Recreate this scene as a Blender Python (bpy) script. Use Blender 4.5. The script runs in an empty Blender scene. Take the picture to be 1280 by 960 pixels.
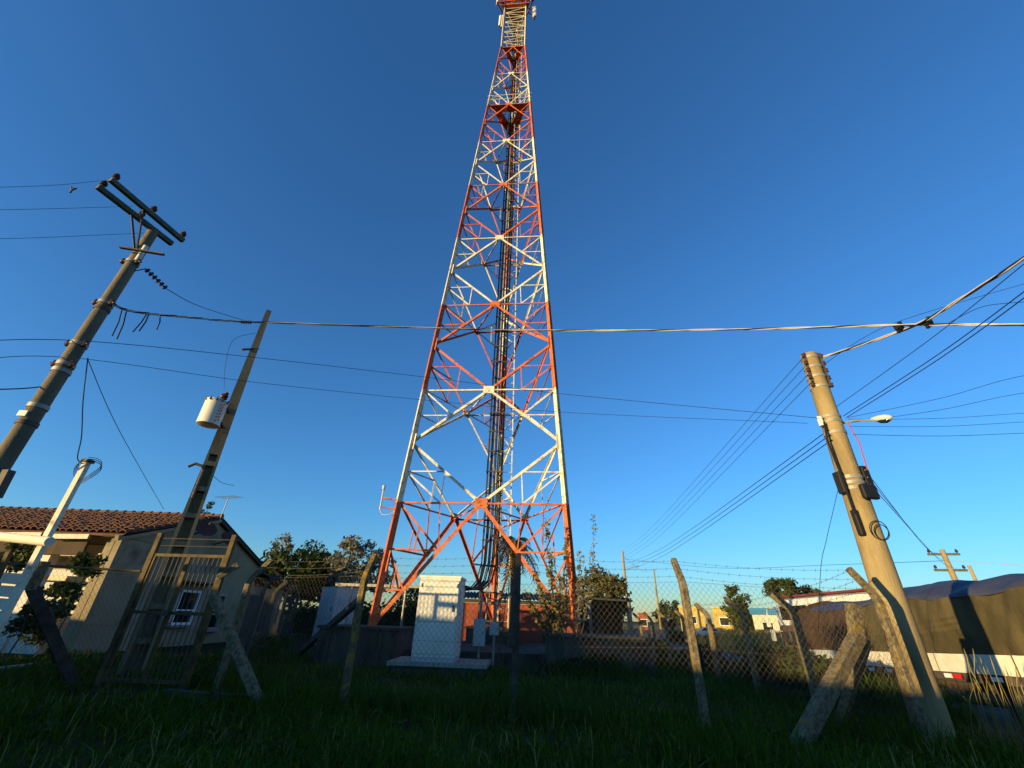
import bpy, math, random
import numpy as np
from mathutils import Vector, Matrix
random.seed(7); RNG = np.random.default_rng(11)
sc = bpy.context.scene
COL = sc.collection
rad = math.radians

# ------------------------------------------------------------------ camera
F = 521.0; H = 1.35; ZEN = (672.0, -452.0)          # focal length in photo pixels, eye height, zenith point
U = np.array([ZEN[0]-640, 480-ZEN[1], -F]); U /= np.linalg.norm(U)
YV = np.array([0, 0, -1.0]); YV = YV - YV.dot(U)*U; YV /= np.linalg.norm(YV)
XV = np.cross(YV, U)
cam = bpy.data.cameras.new('camera'); co = bpy.data.objects.new('camera', cam); COL.objects.link(co)
cam.sensor_width = 36.0; cam.lens = 36.0*F/1280; cam.clip_start = 0.05; cam.clip_end = 6000
co.matrix_world = Matrix(((XV[0], XV[1], XV[2], 0), (YV[0], YV[1], YV[2], 0), (U[0], U[1], U[2], H), (0, 0, 0, 1)))
sc.camera = co

# ------------------------------------------------------------------ sky, sun, exposure
SUN_AZ = 54.0; SUN_EL = 4.2                          # shadows run 54 deg right of straight ahead
w = bpy.data.worlds.new('World'); sc.world = w; w.use_nodes = True
nt = w.node_tree; bg = nt.nodes['Background']
sky = nt.nodes.new('ShaderNodeTexSky'); sky.sky_type = 'NISHITA'; sky.sun_disc = False
sky.sun_elevation = rad(SUN_EL); sky.sun_rotation = rad(180+SUN_AZ)
sky.air_density = 1.0; sky.dust_density = 0.12; sky.ozone_density = 4.6; sky.altitude = 0
nt.links.new(sky.outputs[0], bg.inputs[0]); bg.inputs[1].default_value = 0.15
sd = bpy.data.lights.new('sun', 'SUN'); sd.energy = 3.2; sd.angle = rad(0.5); sd.color = (1.0, 0.74, 0.33)
so = bpy.data.objects.new('sun', sd); COL.objects.link(so)
dv = Vector((math.sin(rad(SUN_AZ))*math.cos(rad(SUN_EL)), math.cos(rad(SUN_AZ))*math.cos(rad(SUN_EL)), -math.sin(rad(SUN_EL))))
so.rotation_euler = dv.to_track_quat('-Z', 'Y').to_euler(); so.location = (-20, -20, 20)
vs = sc.view_settings; vs.view_transform = 'Standard'; vs.look = 'None'; vs.gamma = 1.0; vs.exposure = 1.47
vs.use_curve_mapping = False
sc.render.engine = 'CYCLES'

# ------------------------------------------------------------------ pixel -> place
def ray(px, py):
    d = np.array([px-640, 480-py, -F]); d /= np.linalg.norm(d)
    return np.array([d@XV, d@YV, d@U])
def G(px, py, z=0.0):
    d = ray(px, py); t = (z-H)/d[2]; return np.array([d[0]*t, d[1]*t, z])
def A(px, py, r):
    d = ray(px, py); t = r/math.hypot(d[0], d[1]); return np.array([d[0]*t, d[1]*t, H+d[2]*t])
def sstep(a, b, x):
    t = np.clip((x-a)/(b-a), 0, 1); return t*t*(3-2*t)
def hz(x, y):
    low = -0.45-0.55*sstep(9, 24, y)
    return low*sstep(3.5, 8.5, x-0.07*(y-7.5))*sstep(5.0, 10.0, y+0.35*np.maximum(x-6, 0))

# ------------------------------------------------------------------ materials
MATS = {}
def mat(name, col, col2=None, rough=0.85, scale=4.0, detail=6.0, lo=0.35, hi=0.65, bump=0.0, bscale=None, metal=0.0,
        third=None, tscale=1.2, tlo=0.55, thi=0.7, island=None, trans=None, spec=0.15, stretch=None):
    m = bpy.data.materials.new(name); m.use_nodes = True; n = m.node_tree.nodes; l = m.node_tree.links
    b = n['Principled BSDF']; b.inputs['Roughness'].default_value = rough; b.inputs['Metallic'].default_value = metal
    b.inputs['Specular IOR Level'].default_value = spec
    tc = n.new('ShaderNodeTexCoord'); src = tc.outputs['Object']
    if stretch:
        mp = n.new('ShaderNodeMapping'); mp.inputs['Scale'].default_value = stretch
        l.new(src, mp.inputs[0]); src = mp.outputs[0]
    def noise(s, d=detail):
        t = n.new('ShaderNodeTexNoise'); t.inputs['Scale'].default_value = s; t.inputs['Detail'].default_value = d
        t.inputs['Roughness'].default_value = 0.65; l.new(src, t.inputs['Vector']); return t
    out = None
    if col2 is not None:
        t = noise(scale); r = n.new('ShaderNodeValToRGB')
        r.color_ramp.elements[0].position = lo; r.color_ramp.elements[0].color = (*col, 1)
        r.color_ramp.elements[1].position = hi; r.color_ramp.elements[1].color = (*col2, 1)
        l.new(t.outputs['Fac'], r.inputs[0]); out = r.outputs[0]
    if third is not None:
        t = noise(tscale); r = n.new('ShaderNodeMapRange'); r.inputs['From Min'].default_value = tlo; r.inputs['From Max'].default_value = thi
        l.new(t.outputs['Fac'], r.inputs['Value'])
        mx = n.new('ShaderNodeMixRGB'); mx.inputs['Color1'].default_value = (*col, 1)
        if out: l.new(out, mx.inputs['Color1'])
        mx.inputs['Color2'].default_value = (*third, 1); l.new(r.outputs[0], mx.inputs['Fac']); out = mx.outputs[0]
    if island is not None:
        gi = n.new('ShaderNodeNewGeometry'); mx = n.new('ShaderNodeMixRGB'); mx.inputs['Color1'].default_value = (*col, 1)
        if out: l.new(out, mx.inputs['Color1'])
        mx.inputs['Color2'].default_value = (*island, 1); l.new(gi.outputs['Random Per Island'], mx.inputs['Fac']); out = mx.outputs[0]
    if out: l.new(out, b.inputs['Base Color'])
    else: b.inputs['Base Color'].default_value = (*col, 1)
    if bump:
        t = noise(bscale or scale*3); bp = n.new('ShaderNodeBump'); bp.inputs['Strength'].default_value = bump
        bp.inputs['Distance'].default_value = 0.03
        l.new(t.outputs['Fac'], bp.inputs['Height']); l.new(bp.outputs[0], b.inputs['Normal'])
    if trans is not None:
        tr = n.new('ShaderNodeBsdfTranslucent'); ms = n.new('ShaderNodeMixShader'); ms.inputs[0].default_value = trans
        if out: l.new(out, tr.inputs[0])
        else: tr.inputs[0].default_value = (*col, 1)
        l.new(b.outputs[0], ms.inputs[1]); l.new(tr.outputs[0], ms.inputs[2]); l.new(ms.outputs[0], n['Material Output'].inputs[0])
    MATS[name] = m; return m

mat('grass_soil', (0.020, 0.022, 0.006), (0.040, 0.032, 0.012), scale=1.2, bump=0.5, bscale=9, spec=0.05)
mat('grass_blade', (0.014, 0.055, 0.002), (0.032, 0.085, 0.003), scale=0.9, island=(0.075, 0.11, 0.007), trans=0.25, rough=0.7, spec=0.06)
mat('dry_grass', (0.15, 0.14, 0.035), (0.09, 0.11, 0.02), scale=0.6, island=(0.36, 0.29, 0.09), trans=0.35, spec=0.1)
mat('field', (0.06, 0.07, 0.02), (0.13, 0.11, 0.045), scale=0.25, bump=0.6, bscale=3)
mat('asphalt', (0.055, 0.053, 0.05), (0.085, 0.08, 0.07), scale=1.5, bump=0.2, bscale=60)
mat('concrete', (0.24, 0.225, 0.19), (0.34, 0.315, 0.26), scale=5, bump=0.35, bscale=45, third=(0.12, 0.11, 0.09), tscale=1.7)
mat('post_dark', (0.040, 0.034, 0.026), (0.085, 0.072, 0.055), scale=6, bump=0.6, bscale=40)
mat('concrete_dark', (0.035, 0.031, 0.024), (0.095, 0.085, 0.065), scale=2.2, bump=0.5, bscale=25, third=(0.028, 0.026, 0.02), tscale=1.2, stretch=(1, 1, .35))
mat('pole_concrete', (0.24, 0.18, 0.088), (0.33, 0.25, 0.13), scale=3, bump=0.45, bscale=55, third=(0.14, 0.10, 0.05), tscale=1.6, tlo=.5, thi=.68, stretch=(1, 1, .25))
mat('pole_shade_dark', (0.20, 0.15, 0.08), (0.29, 0.22, 0.12), scale=3, bump=0.4, bscale=55, third=(0.09, 0.068, 0.036), tscale=1.6, tlo=.5, thi=.68, stretch=(1, 1, .25))  # streaked pole concrete, its colour darkened to stand in for deep shade
mat('pole_grey', (0.12, 0.098, 0.066), (0.185, 0.15, 0.10), scale=3, bump=0.3, bscale=55, third=(0.11, 0.095, 0.075), tscale=1.3, stretch=(1, 1, .3))
mat('post_lichen', (0.10, 0.08, 0.05), (0.24, 0.19, 0.11), scale=16, lo=.4, hi=.6, bump=1.0, bscale=40, third=(0.25, 0.17, 0.04), tscale=5, tlo=0.54, thi=0.68)
mat('post_orange', (0.10, 0.085, 0.055), (0.33, 0.19, 0.022), scale=7, lo=.46, hi=.62, bump=1.0, bscale=40)
mat('paint_orange', (0.50, 0.105, 0.035), (0.58, 0.165, 0.065), scale=1.1, rough=0.65, third=(0.20, 0.065, 0.03), tscale=4.5, tlo=.48, thi=.68, bump=.1, bscale=30)
mat('paint_white', (0.70, 0.66, 0.53), (0.56, 0.52, 0.40), scale=1.4, rough=0.65, third=(0.26, 0.17, 0.085), tscale=5.0, tlo=.5, thi=.7, bump=.1, bscale=30)
mat('steel_dark', (0.06, 0.05, 0.045), (0.11, 0.085, 0.07), scale=6, rough=0.6)
mat('galvanised', (0.22, 0.21, 0.18), (0.32, 0.30, 0.26), scale=8, rough=0.55, metal=0.3)
mat('wire_mesh', (0.06, 0.055, 0.045), (0.10, 0.08, 0.055), scale=3, rough=0.6)
mat('cable_black', (0.014, 0.014, 0.015), rough=0.5)
mat('cable_grey', (0.36, 0.31, 0.26), (0.48, 0.42, 0.35), scale=5, rough=0.6)
mat('cable_red', (0.35, 0.06, 0.04), rough=0.6)
mat('porcelain', (0.05, 0.022, 0.015), (0.09, 0.04, 0.025), scale=7, rough=0.25)
mat('cabinet_white', (0.70, 0.67, 0.58), (0.61, 0.585, 0.50), scale=1.5, rough=0.45, third=(0.45, 0.43, 0.38), tscale=2.5, tlo=.6, thi=.8)
mat('cabinet_grey', (0.46, 0.48, 0.48), (0.40, 0.42, 0.42), scale=2, rough=0.5, third=(0.25, 0.24, 0.21), tscale=2.5, tlo=.6, thi=.8)
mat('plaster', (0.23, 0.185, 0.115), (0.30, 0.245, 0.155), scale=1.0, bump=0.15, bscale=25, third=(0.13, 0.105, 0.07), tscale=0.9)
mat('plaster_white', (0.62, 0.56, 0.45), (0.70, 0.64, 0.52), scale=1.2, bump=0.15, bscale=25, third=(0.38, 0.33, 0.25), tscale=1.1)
mat('tile_clay', (0.20, 0.07, 0.036), (0.13, 0.055, 0.033), scale=2.5, lo=.42, hi=.58, rough=0.9, third=(0.05, 0.035, 0.025), tscale=2.6, tlo=.42, thi=.58, island=(0.15, 0.085, 0.055))
mat('wood_dark', (0.055, 0.038, 0.025), (0.09, 0.062, 0.04), scale=4, rough=0.85, stretch=(1, 1, .2))
mat('wood_post', (0.15, 0.12, 0.085), (0.21, 0.17, 0.12), scale=5, rough=0.9, bump=.4, stretch=(1, 1, .15))
mat('crossarm', (0.075, 0.085, 0.055), (0.13, 0.13, 0.085), scale=5, rough=0.9, bump=.3)
mat('brick_red', (0.32, 0.08, 0.045), (0.23, 0.062, 0.036), scale=2.0, bump=0.4, bscale=16, third=(0.16, 0.06, 0.04), tscale=1.4)
mat('roof_dark', (0.035, 0.032, 0.03), (0.06, 0.055, 0.05), scale=3)
mat('iron_yellow', (0.12, 0.085, 0.03), (0.05, 0.032, 0.016), scale=6, rough=0.7, third=(0.14, 0.08, 0.04), tscale=4)
mat('glass_dark', (0.012, 0.014, 0.018), rough=0.08, spec=0.6)
mat('frame_white', (0.72, 0.72, 0.70), rough=0.5)
mat('dish_brown', (0.055, 0.028, 0.022), (0.085, 0.04, 0.03), scale=4, rough=0.7)
mat('tarp_side', (0.055, 0.044, 0.021), (0.09, 0.071, 0.034), scale=2.5, rough=0.75, bump=0.5, bscale=5, stretch=(1, 1, .45))
mat('tarp_maroon', (0.036, 0.020, 0.016), (0.055, 0.032, 0.023), scale=2.5, rough=0.75, bump=0.5, bscale=5)
mat('tarp_top', (0.036, 0.04, 0.072), (0.06, 0.064, 0.10), scale=1.2, rough=0.55, bump=0.4, bscale=3)
mat('board_white', (0.70, 0.66, 0.54), (0.58, 0.53, 0.42), scale=3, rough=0.6, third=(0.30, 0.22, 0.14), tscale=5, tlo=.6, thi=.75)
mat('reflector_red', (0.55, 0.02, 0.02), rough=0.35)
mat('reflector_white', (0.75, 0.74, 0.70), rough=0.35)
mat('rubber', (0.018, 0.018, 0.018), rough=0.8)
mat('bus_white', (0.70, 0.68, 0.62), (0.62, 0.59, 0.52), scale=1.2, rough=0.4)
mat('bus_orange', (0.55, 0.27, 0.02), rough=0.4)
mat('bus_maroon', (0.16, 0.03, 0.03), rough=0.5)
mat('wall_yellow', (0.50, 0.38, 0.11), (0.42, 0.31, 0.09), scale=1)
mat('wall_blue', (0.03, 0.17, 0.34), rough=0.6)
mat('wall_cream', (0.62, 0.56, 0.40), (0.52, 0.47, 0.34), scale=1)
mat('bark', (0.075, 0.058, 0.042), (0.12, 0.095, 0.068), scale=6, bump=.6, bscale=20)
mat('leaf_dark', (0.022, 0.04, 0.010), (0.045, 0.07, 0.016), scale=0.8, island=(0.06, 0.075, 0.02), trans=0.25, rough=0.6, spec=0.1)
mat('leaf_olive', (0.06, 0.07, 0.02), (0.10, 0.10, 0.03), scale=0.8, island=(0.13, 0.11, 0.035), trans=0.3, rough=0.6, spec=0.1)
mat('leaf_yellow', (0.11, 0.11, 0.03), (0.19, 0.15, 0.045), scale=1.5, island=(0.22, 0.16, 0.05), trans=0.3, rough=0.6, spec=0.1)
mat('leaf_grey', (0.10, 0.11, 0.075), (0.16, 0.155, 0.10), scale=1.5, island=(0.22, 0.20, 0.14), trans=0.25, rough=0.6, spec=0.1)
mat('palm_frond', (0.12, 0.085, 0.025), (0.19, 0.12, 0.03), scale=1.5, island=(0.28, 0.15, 0.035), trans=0.3, rough=0.6, spec=0.1)

# ------------------------------------------------------------------ mesh builder
class MB:
    def __init__(s): s.v = []; s.f = []; s.mi = []; s.m = 0
    def add(s, vs, fs):
        o = len(s.v); s.v += [tuple(float(c) for c in p) for p in vs]
        for f in fs: s.f.append(tuple(i+o for i in f)); s.mi.append(s.m)
        return s
    def box(s, c, size, rz=0.0, M=None):
        x, y, z = size[0]/2, size[1]/2, size[2]/2
        R = M if M is not None else Matrix.Rotation(rz, 3, 'Z')
        c = Vector(c)
        vs = [c+R@Vector((i*x, j*y, k*z)) for i in (-1, 1) for j in (-1, 1) for k in (-1, 1)]
        return s.add(vs, [(0, 1, 3, 2), (4, 6, 7, 5), (0, 4, 5, 1), (2, 3, 7, 6), (0, 2, 6, 4), (1, 5, 7, 3)])
    def frame_axes(s, p, q, ref=(0, 0, 1)):
        d = (Vector(q)-Vector(p)).normalized(); r = Vector(ref)
        if abs(d.dot(r)) > .985: r = Vector((1, 0, 0)) if abs(d.x) < .9 else Vector((0, 1, 0))
        a = d.cross(r).normalized(); b = a.cross(d).normalized(); return d, a, b
    def prism(s, p, q, prof, a, b, prof2=None):
        p = Vector(p); q = Vector(q); n = len(prof); prof2 = prof2 or prof
        vs = [p+a*u+b*v for u, v in prof]+[q+a*u+b*v for u, v in prof2]
        fs = [(i, (i+1) % n, n+(i+1) % n, n+i) for i in range(n)]+[tuple(range(n-1, -1, -1)), tuple(range(n, 2*n))]
        return s.add(vs, fs)
    def beam(s, p, q, wa, wb, ref=(0, 0, 1), wa2=None, wb2=None):
        d, a, b = s.frame_axes(p, q, ref); x, y = wa/2, wb/2; x2, y2 = (wa2 or wa)/2, (wb2 or wb)/2
        return s.prism(p, q, [(-x, -y), (x, -y), (x, y), (-x, y)], a, b, [(-x2, -y2), (x2, -y2), (x2, y2), (-x2, y2)])
    def angle(s, p, q, wd, t, normal, flip=1):
        # steel angle: one flange flat against the face, one pointing inward
        d = (Vector(q)-Vector(p)).normalized(); nrm = Vector(normal); nrm = (nrm-d*nrm.dot(d)).normalized(); a = d.cross(nrm)*flip
        return s.prism(p, q, [(-wd/2, 0), (wd/2, 0), (wd/2, -wd*.8), (wd/2-t, -wd*.8), (wd/2-t, -t), (-wd/2, -t)], a, nrm)
    def tube(s, pts, r, n=8, cap=True):
        pts = [Vector(p) for p in pts]; k = len(pts); rs = r if hasattr(r, '__len__') else [r]*k
        vs = []; a = None
        for i, p in enumerate(pts):
            d = (pts[min(i+1, k-1)]-pts[max(i-1, 0)]).normalized()
            if a is None:
                a = d.orthogonal().normalized()
            else:
                a = (a-d*a.dot(d)); a = a.normalized() if a.length > 1e-6 else d.orthogonal().normalized()
            b = d.cross(a)
            vs += [p+(a*math.cos(2*math.pi*j/n)+b*math.sin(2*math.pi*j/n))*rs[i] for j in range(n)]
        fs = [(i*n+j, i*n+(j+1) % n, (i+1)*n+(j+1) % n, (i+1)*n+j) for i in range(k-1) for j in range(n)]
        if cap: fs += [tuple(range(n-1, -1, -1)), tuple(range((k-1)*n, k*n))]
        return s.add(vs, fs)
    def cyl(s, p, q, r, n=12, r2=None): return s.tube([p, q], [r, r if r2 is None else r2], n)
    def ring(s, c, axis, r, rt=0.012, n=16):
        ax = Vector(axis).normalized(); a = ax.orthogonal().normalized(); b = ax.cross(a); c = Vector(c)
        pts = [c+(a*math.cos(2*math.pi*i/n)+b*math.sin(2*math.pi*i/n))*r for i in range(n+1)]
        return s.tube(pts, rt, 5, cap=False)
    def quad(s, a, b, c, d): return s.add([a, b, c, d], [(0, 1, 2, 3)])

WL = {}
def mesh_of(mb, name, mats, smooth=None):
    me = bpy.data.meshes.new(name); me.from_pydata(mb.v, [], mb.f)
    for m in (mats if isinstance(mats, (list, tuple)) else [mats]): me.materials.append(MATS[m])
    if any(mb.mi): me.polygons.foreach_set('material_index', mb.mi)
    if smooth is not None:
        me.polygons.foreach_set('use_smooth', [True]*len(me.polygons)); me.set_sharp_from_angle(angle=rad(smooth))
    me.update(); return me
def link(o, parent=None):
    COL.objects.link(o)
    if parent is not None:
        o.parent = parent; o.location = -WL.get(parent, Vector((0, 0, 0)))
    WL[o] = Vector((0, 0, 0)); return o
def part(name, mb, mats, parent, smooth=None, label=None, kind=None):
    o = bpy.data.objects.new(name, mesh_of(mb, name, mats, smooth)); link(o, parent)
    if label: o['label'] = label
    if kind: o['kind'] = kind
    return o
def tag(o, label, cat, group=None, kind=None):
    if label: o['label'] = label
    if cat: o['category'] = cat
    if group: o['group'] = group
    if kind: o['kind'] = kind
    return o
def thing(name, label, cat, loc, group=None):
    o = bpy.data.objects.new(name, None); COL.objects.link(o); o.empty_display_size = .2
    o.location = tuple(float(c) for c in loc); WL[o] = Vector(o.location); return tag(o, label, cat, group)
def solo(name, mb, mats, label, cat, group=None, smooth=None, kind=None):
    o = part(name, mb, mats, None, smooth); return tag(o, label, cat, group, kind)
def struct(name, mb, mats, smooth=None):
    o = part(name, mb, mats, None, smooth); o['kind'] = 'structure'; return o
def np_mesh(name, V, Fc, matname):
    # V (n,3), Fc (m,k) numpy -> mesh, fast
    me = bpy.data.meshes.new(name); k = Fc.shape[1]
    me.vertices.add(len(V)); me.vertices.foreach_set('co', V.astype(np.float32).ravel())
    me.loops.add(Fc.size); me.loops.foreach_set('vertex_index', Fc.astype(np.int32).ravel())
    me.polygons.add(len(Fc)); me.polygons.foreach_set('loop_start', np.arange(0, Fc.size, k, dtype=np.int32))
    me.polygons.foreach_set('loop_total', np.full(len(Fc), k, dtype=np.int32))
    me.materials.append(MATS[matname]); me.update(calc_edges=True); return me

# ------------------------------------------------------------------ ground, road
def grid_sheet(xs, ys, dz=0.0, noise=0.0):
    X, Y = np.meshgrid(xs, ys); Z = hz(X, Y)+dz
    if noise:
        near = np.exp(-((X/14)**2+((Y-9)/12)**2))
        Z = Z+noise*near*(np.sin(X*1.7+Y*.6)*.5+np.sin(X*.7-Y*1.9+1)*.5+np.sin(X*3.1+Y*2.3)*.25)
    V = np.stack([X, Y, Z], -1).reshape(-1, 3); n = len(xs); m = len(ys)
    i = np.arange(m-1)[:, None]*n+np.arange(n-1)[None, :]
    return V, np.stack([i, i+1, i+n+1, i+n], -1).reshape(-1, 4)
xs = np.concatenate([[-3000, -1200, -500, -200, -90], np.arange(-45, 45.1, .6), [60, 90, 200, 500, 1200, 3000]])
ys = np.concatenate([[-400, -200, -90], np.arange(-40, 48.1, .6), [55, 65, 80, 110, 160, 300, 700, 1500, 4000]])
V, Fc = grid_sheet(xs, ys, 0, .05)
ground = bpy.data.objects.new('ground', np_mesh('ground', V, Fc, 'grass_soil')); COL.objects.link(ground); ground['kind'] = 'structure'
for p in ground.data.polygons: p.use_smooth = True
# road running behind the right-hand fence, direction 8 deg right of straight ahead
mb = MB(); ph = rad(10); dR = Vector((math.sin(ph), math.cos(ph), 0)); nR = Vector((math.cos(ph), -math.sin(ph), 0))
ts = list(np.arange(-25, 70, 1.0))+[80, 100, 140, 200, 300]
us = np.linspace(0, 5.6, 9); vs_ = []
for t in ts:
    for u in us:
        p = Vector((8.9, 8.0, 0))+dR*t+nR*u; vs_.append((p.x, p.y, float(hz(p.x, p.y))+.012+.05*math.sin(math.pi*u/5.6)+(0.06 if p.y > 45 else 0)))
n = len(us); mb.add(vs_, [(i*n+j, i*n+j+1, (i+1)*n+j+1, (i+1)*n+j) for i in range(len(ts)-1) for j in range(n-1)])
struct('road', mb, 'asphalt', 40)
# open field across the road
mb = MB(); xs2 = np.concatenate([[0, 1, 2, 3, 4], np.linspace(6, 60, 10)]); vs_ = []
ts2 = list(np.arange(-20, 60, 4.0))+[80, 120, 200, 320]
for t in ts2:
    for u in xs2:
        p = Vector((8.9, 8.0, 0))+dR*t+nR*(u+5.75); vs_.append((p.x, p.y, float(hz(p.x, p.y))+.03+.95*float(sstep(0, 4, u))*float(sstep(10, 22, t))))
n = len(xs2); mb.add(vs_, [(i*n+j, i*n+j+1, (i+1)*n+j+1, (i+1)*n+j) for i in range(len(ts2)-1) for j in range(n-1)])
struct('field', mb, 'field', 40)
# pale garden path edge in front of the house
mb = MB(); a = G(-30, 843); b = G(128, 823)
for i in range(6):
    p = a+(b-a)*i/6; q = a+(b-a)*(i+.94)/6; mb.beam((p[0], p[1], .03), (q[0], q[1], .03), .14, .1)
struct('path_kerb', mb, 'concrete')

# ------------------------------------------------------------------ lattice tower
K = 1.008; TC = np.array([-.781*K, 16.3*K]); YAW = -.094
def side_at(z): return K*(6.332-.109*((z-H)/K+1.5))
def leg_pt(k, z, side=None):
    s = side_at(z) if side is None else side; R = s/math.sqrt(3); t = rad((210, 330, 90)[k])+YAW
    return Vector((TC[0]+R*math.cos(t), TC[1]+R*math.sin(t), z))
LV = [0.9]+[H+K*(4.909+(i-1)*4.574*(1-.002*(i-1))-1.5) for i in range(1, 10)]   # panel levels
tower = thing('lattice_tower', 'tall three-legged lattice mast painted in orange and white bands', 'tower', (TC[0], TC[1], .93))
ZT = LV[9]; STOP = side_at(ZT)*.98; ZW = 48.3; ZEND = 53.5
BAND = ['paint_orange', 'paint_white']
for k in range(3):
    mb = MB(); inw = (Vector((TC[0], TC[1], 0))-Vector(leg_pt(k, 0)).xyz); inw.z = 0; inw.normalize()
    sidev = Vector((-inw.y, inw.x, 0)); da = -(inw*math.cos(rad(30))+sidev*math.sin(rad(30))); db = -(inw*math.cos(rad(30))-sidev*math.sin(rad(30)))
    zz = LV+[ZW, ZEND]
    for i in range(len(zz)-1):
        mb.m = i % 2 if i < 9 else (1 if i == 9 else 0)
        for (za, zb) in [(zz[i], zz[i+1])]:
            p = leg_pt(k, za) if za < ZT-.01 else leg_pt(k, za, STOP); q = leg_pt(k, zb) if zb < ZT+.01 else leg_pt(k, zb, STOP)
            fw = .25-.012*i; t = .02; p = p+inw*fw*.45; q = q+inw*fw*.45
            for dd, od in ((da, db), (db, da)):
                nn = (od-dd*od.dot(dd)).normalized()
                vs_ = [p, p+dd*fw, p+dd*fw+nn*t, p+nn*t, q, q+dd*fw*.97, q+dd*fw*.97+nn*t, q+nn*t]
                mb.add(vs_, [(0, 3, 2, 1), (4, 5, 6, 7), (0, 1, 5, 4), (2, 3, 7, 6), (1, 2, 6, 5), (0, 4, 7, 3)])
            # splice plates and bolts
            if i < 9:
                for dd, od in ((da, db), (db, da)):
                    c = p.lerp(q, .5)+dd*fw*.5-(od-dd*od.dot(dd)).normalized()*.012
                    mb.beam(c-(q-p).normalized()*.32, c+(q-p).normalized()*.32, fw*.7, .014, ref=dd)
    lg = part('leg', mb, BAND, tower)
    bp = MB(); p = leg_pt(k, .9); bp.box((p.x+inw.x*.1, p.y+inw.y*.1, .93), (.55, .55, .06), YAW); part('base_plate', bp, 'steel_dark', lg)
def member(name, p, q, wd, m, nrm, flip=1):
    mb = MB(); mb.angle(p, q, wd, .012, nrm, flip); return part(name, mb, m, tower)
for f in range(3):
    ka, kb = ((0, 1), (1, 2), (2, 0))[f]
    nrm = (leg_pt(ka, 5)+leg_pt(kb, 5))/2-Vector((TC[0], TC[1], 5)); nrm.z = 0; nrm.normalize()
    off = -nrm*.03
    L = lambda k, z: leg_pt(k, z)+off
    for i in range(9):
        z0, z1 = LV[i], LV[i+1]; zm = (z0+z1)/2; m = BAND[i % 2]; sc_ = 1-.045*i; wd = .105*sc_; ws = .058*sc_
        C1 = (L(ka, z1)+L(kb, z1))/2
        member('horizontal_beam', L(ka, z1), L(kb, z1), .062*sc_, m, nrm)
        gp = MB(); tv = (L(kb, z1)-L(ka, z1)).normalized(); gp.beam(C1-tv*.22+nrm*.014, C1+tv*.22+nrm*.014, .02, .34*sc_, ref=(0, 0, 1)); part('gusset_plate', gp, m, tower)
        if i == 0:
            for k in (ka, kb):
                ft = L(k, z0+.12); member('diagonal_brace', C1, ft, wd*1.15, m, nrm)
                D = lambda t: C1.lerp(ft, t)
                h1 = .60; h2 = .28
                zh = z0+(z1-z0)*h1; zk = z0+(z1-z0)*h2
                member('secondary_brace', L(k, zh), D(.42), ws, m, nrm)
                member('secondary_brace', L(k, z1), D(.42), ws*1.15, m, nrm)
                member('secondary_brace', L(k, zh), D(.74), ws, m, nrm)
                member('secondary_brace', L(k, zk), D(.74), ws*.9, m, nrm); member('secondary_brace', L(k, zk).lerp(D(.74), .5), L(k, zh).lerp(D(.74), .5), ws*.7, m, nrm); member('secondary_brace', C1.lerp(L(k, z1), .5), D(.42), ws*.7, m, nrm)
                member('secondary_brace', L(k, zh).lerp(D(.42), .5), L(k, z1).lerp(D(.42), .52), ws*.7, m, nrm)
        else:
            C0 = (L(ka, z0)+L(kb, z0))/2
            for k in (ka, kb):
                M = L(k, zm)
                member('diagonal_brace', C0, M-Vector((0, 0, .06)), wd, m, nrm); member('diagonal_brace', M+Vector((0, 0, .06)), C1, wd, m, nrm)
                zl = z0+(z1-z0)*.25; zu = z0+(z1-z0)*.75
                dl = C0.lerp(M, .5); du = M.lerp(C1, .5)
                hb = L(k, z0).lerp(C0, .5)
                member('secondary_brace', L(k, zl), dl, ws*.8, m, nrm); member('secondary_brace', L(k, zl), hb, ws, m, nrm)
                member('secondary_brace', dl, hb, ws*.7, m, nrm)
                member('secondary_brace', L(k, zu), du, ws*.8, m, nrm); member('secondary_brace', L(k, z1), du, ws, m, nrm)
    # narrow top section
    n_top = 8
    LT = lambda k, z: leg_pt(k, z, STOP)+off
    for j in range(n_top+5):
        z0 = ZT+j*.9; z1 = z0+.9
        m = 'paint_white' if z1 < ZW+.1 else 'paint_orange'
        member('top_rung_beam', LT(ka, z1), LT(kb, z1), .07, m, nrm)
        a_, b_ = (ka, kb) if j % 2 else (kb, ka); member('top_diagonal_brace', LT(a_, z0), LT(b_, z1), .05, m, nrm)
# inner horizontal bracing between the mid points of the faces
for i in range(1, 9):
    P = [leg_pt(k, LV[i]) for k in range(3)]; mids = [(P[0]+P[1])/2, (P[1]+P[2])/2, (P[2]+P[0])/2]
    for j in range(3):
        mb = MB(); mb.angle(mids[j]-Vector((0, 0, .05)), mids[(j+1) % 3]-Vector((0, 0, .05)), .07, .01, (0, 0, 1)); part('inner_brace', mb, BAND[(i-1) % 2], tower)
# rest platforms: plates with an open middle
def platform(z, name):
    for k in range(3):
        P = leg_pt(k, z); Q = leg_pt((k+1) % 3, z); c = Vector((TC[0], TC[1], z))
        pi_, qi = P.lerp(c, .62), Q.lerp(c, .62); mb = MB(); d = Vector((0, 0, .05))
        P, Q = P.lerp(c, .05), Q.lerp(c, .05)
        mb.add([P, Q, qi, pi_, P+d, Q+d, qi+d, pi_+d], [(3, 2, 1, 0), (4, 5, 6, 7), (0, 1, 5, 4), (1, 2, 6, 5), (2, 3, 7, 6), (3, 0, 4, 7)])
        part(name, mb, 'paint_orange', tower)
platform(LV[7]-.02, 'rest_platform'); platform(LV[9]-.02, 'rest_platform')
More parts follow.
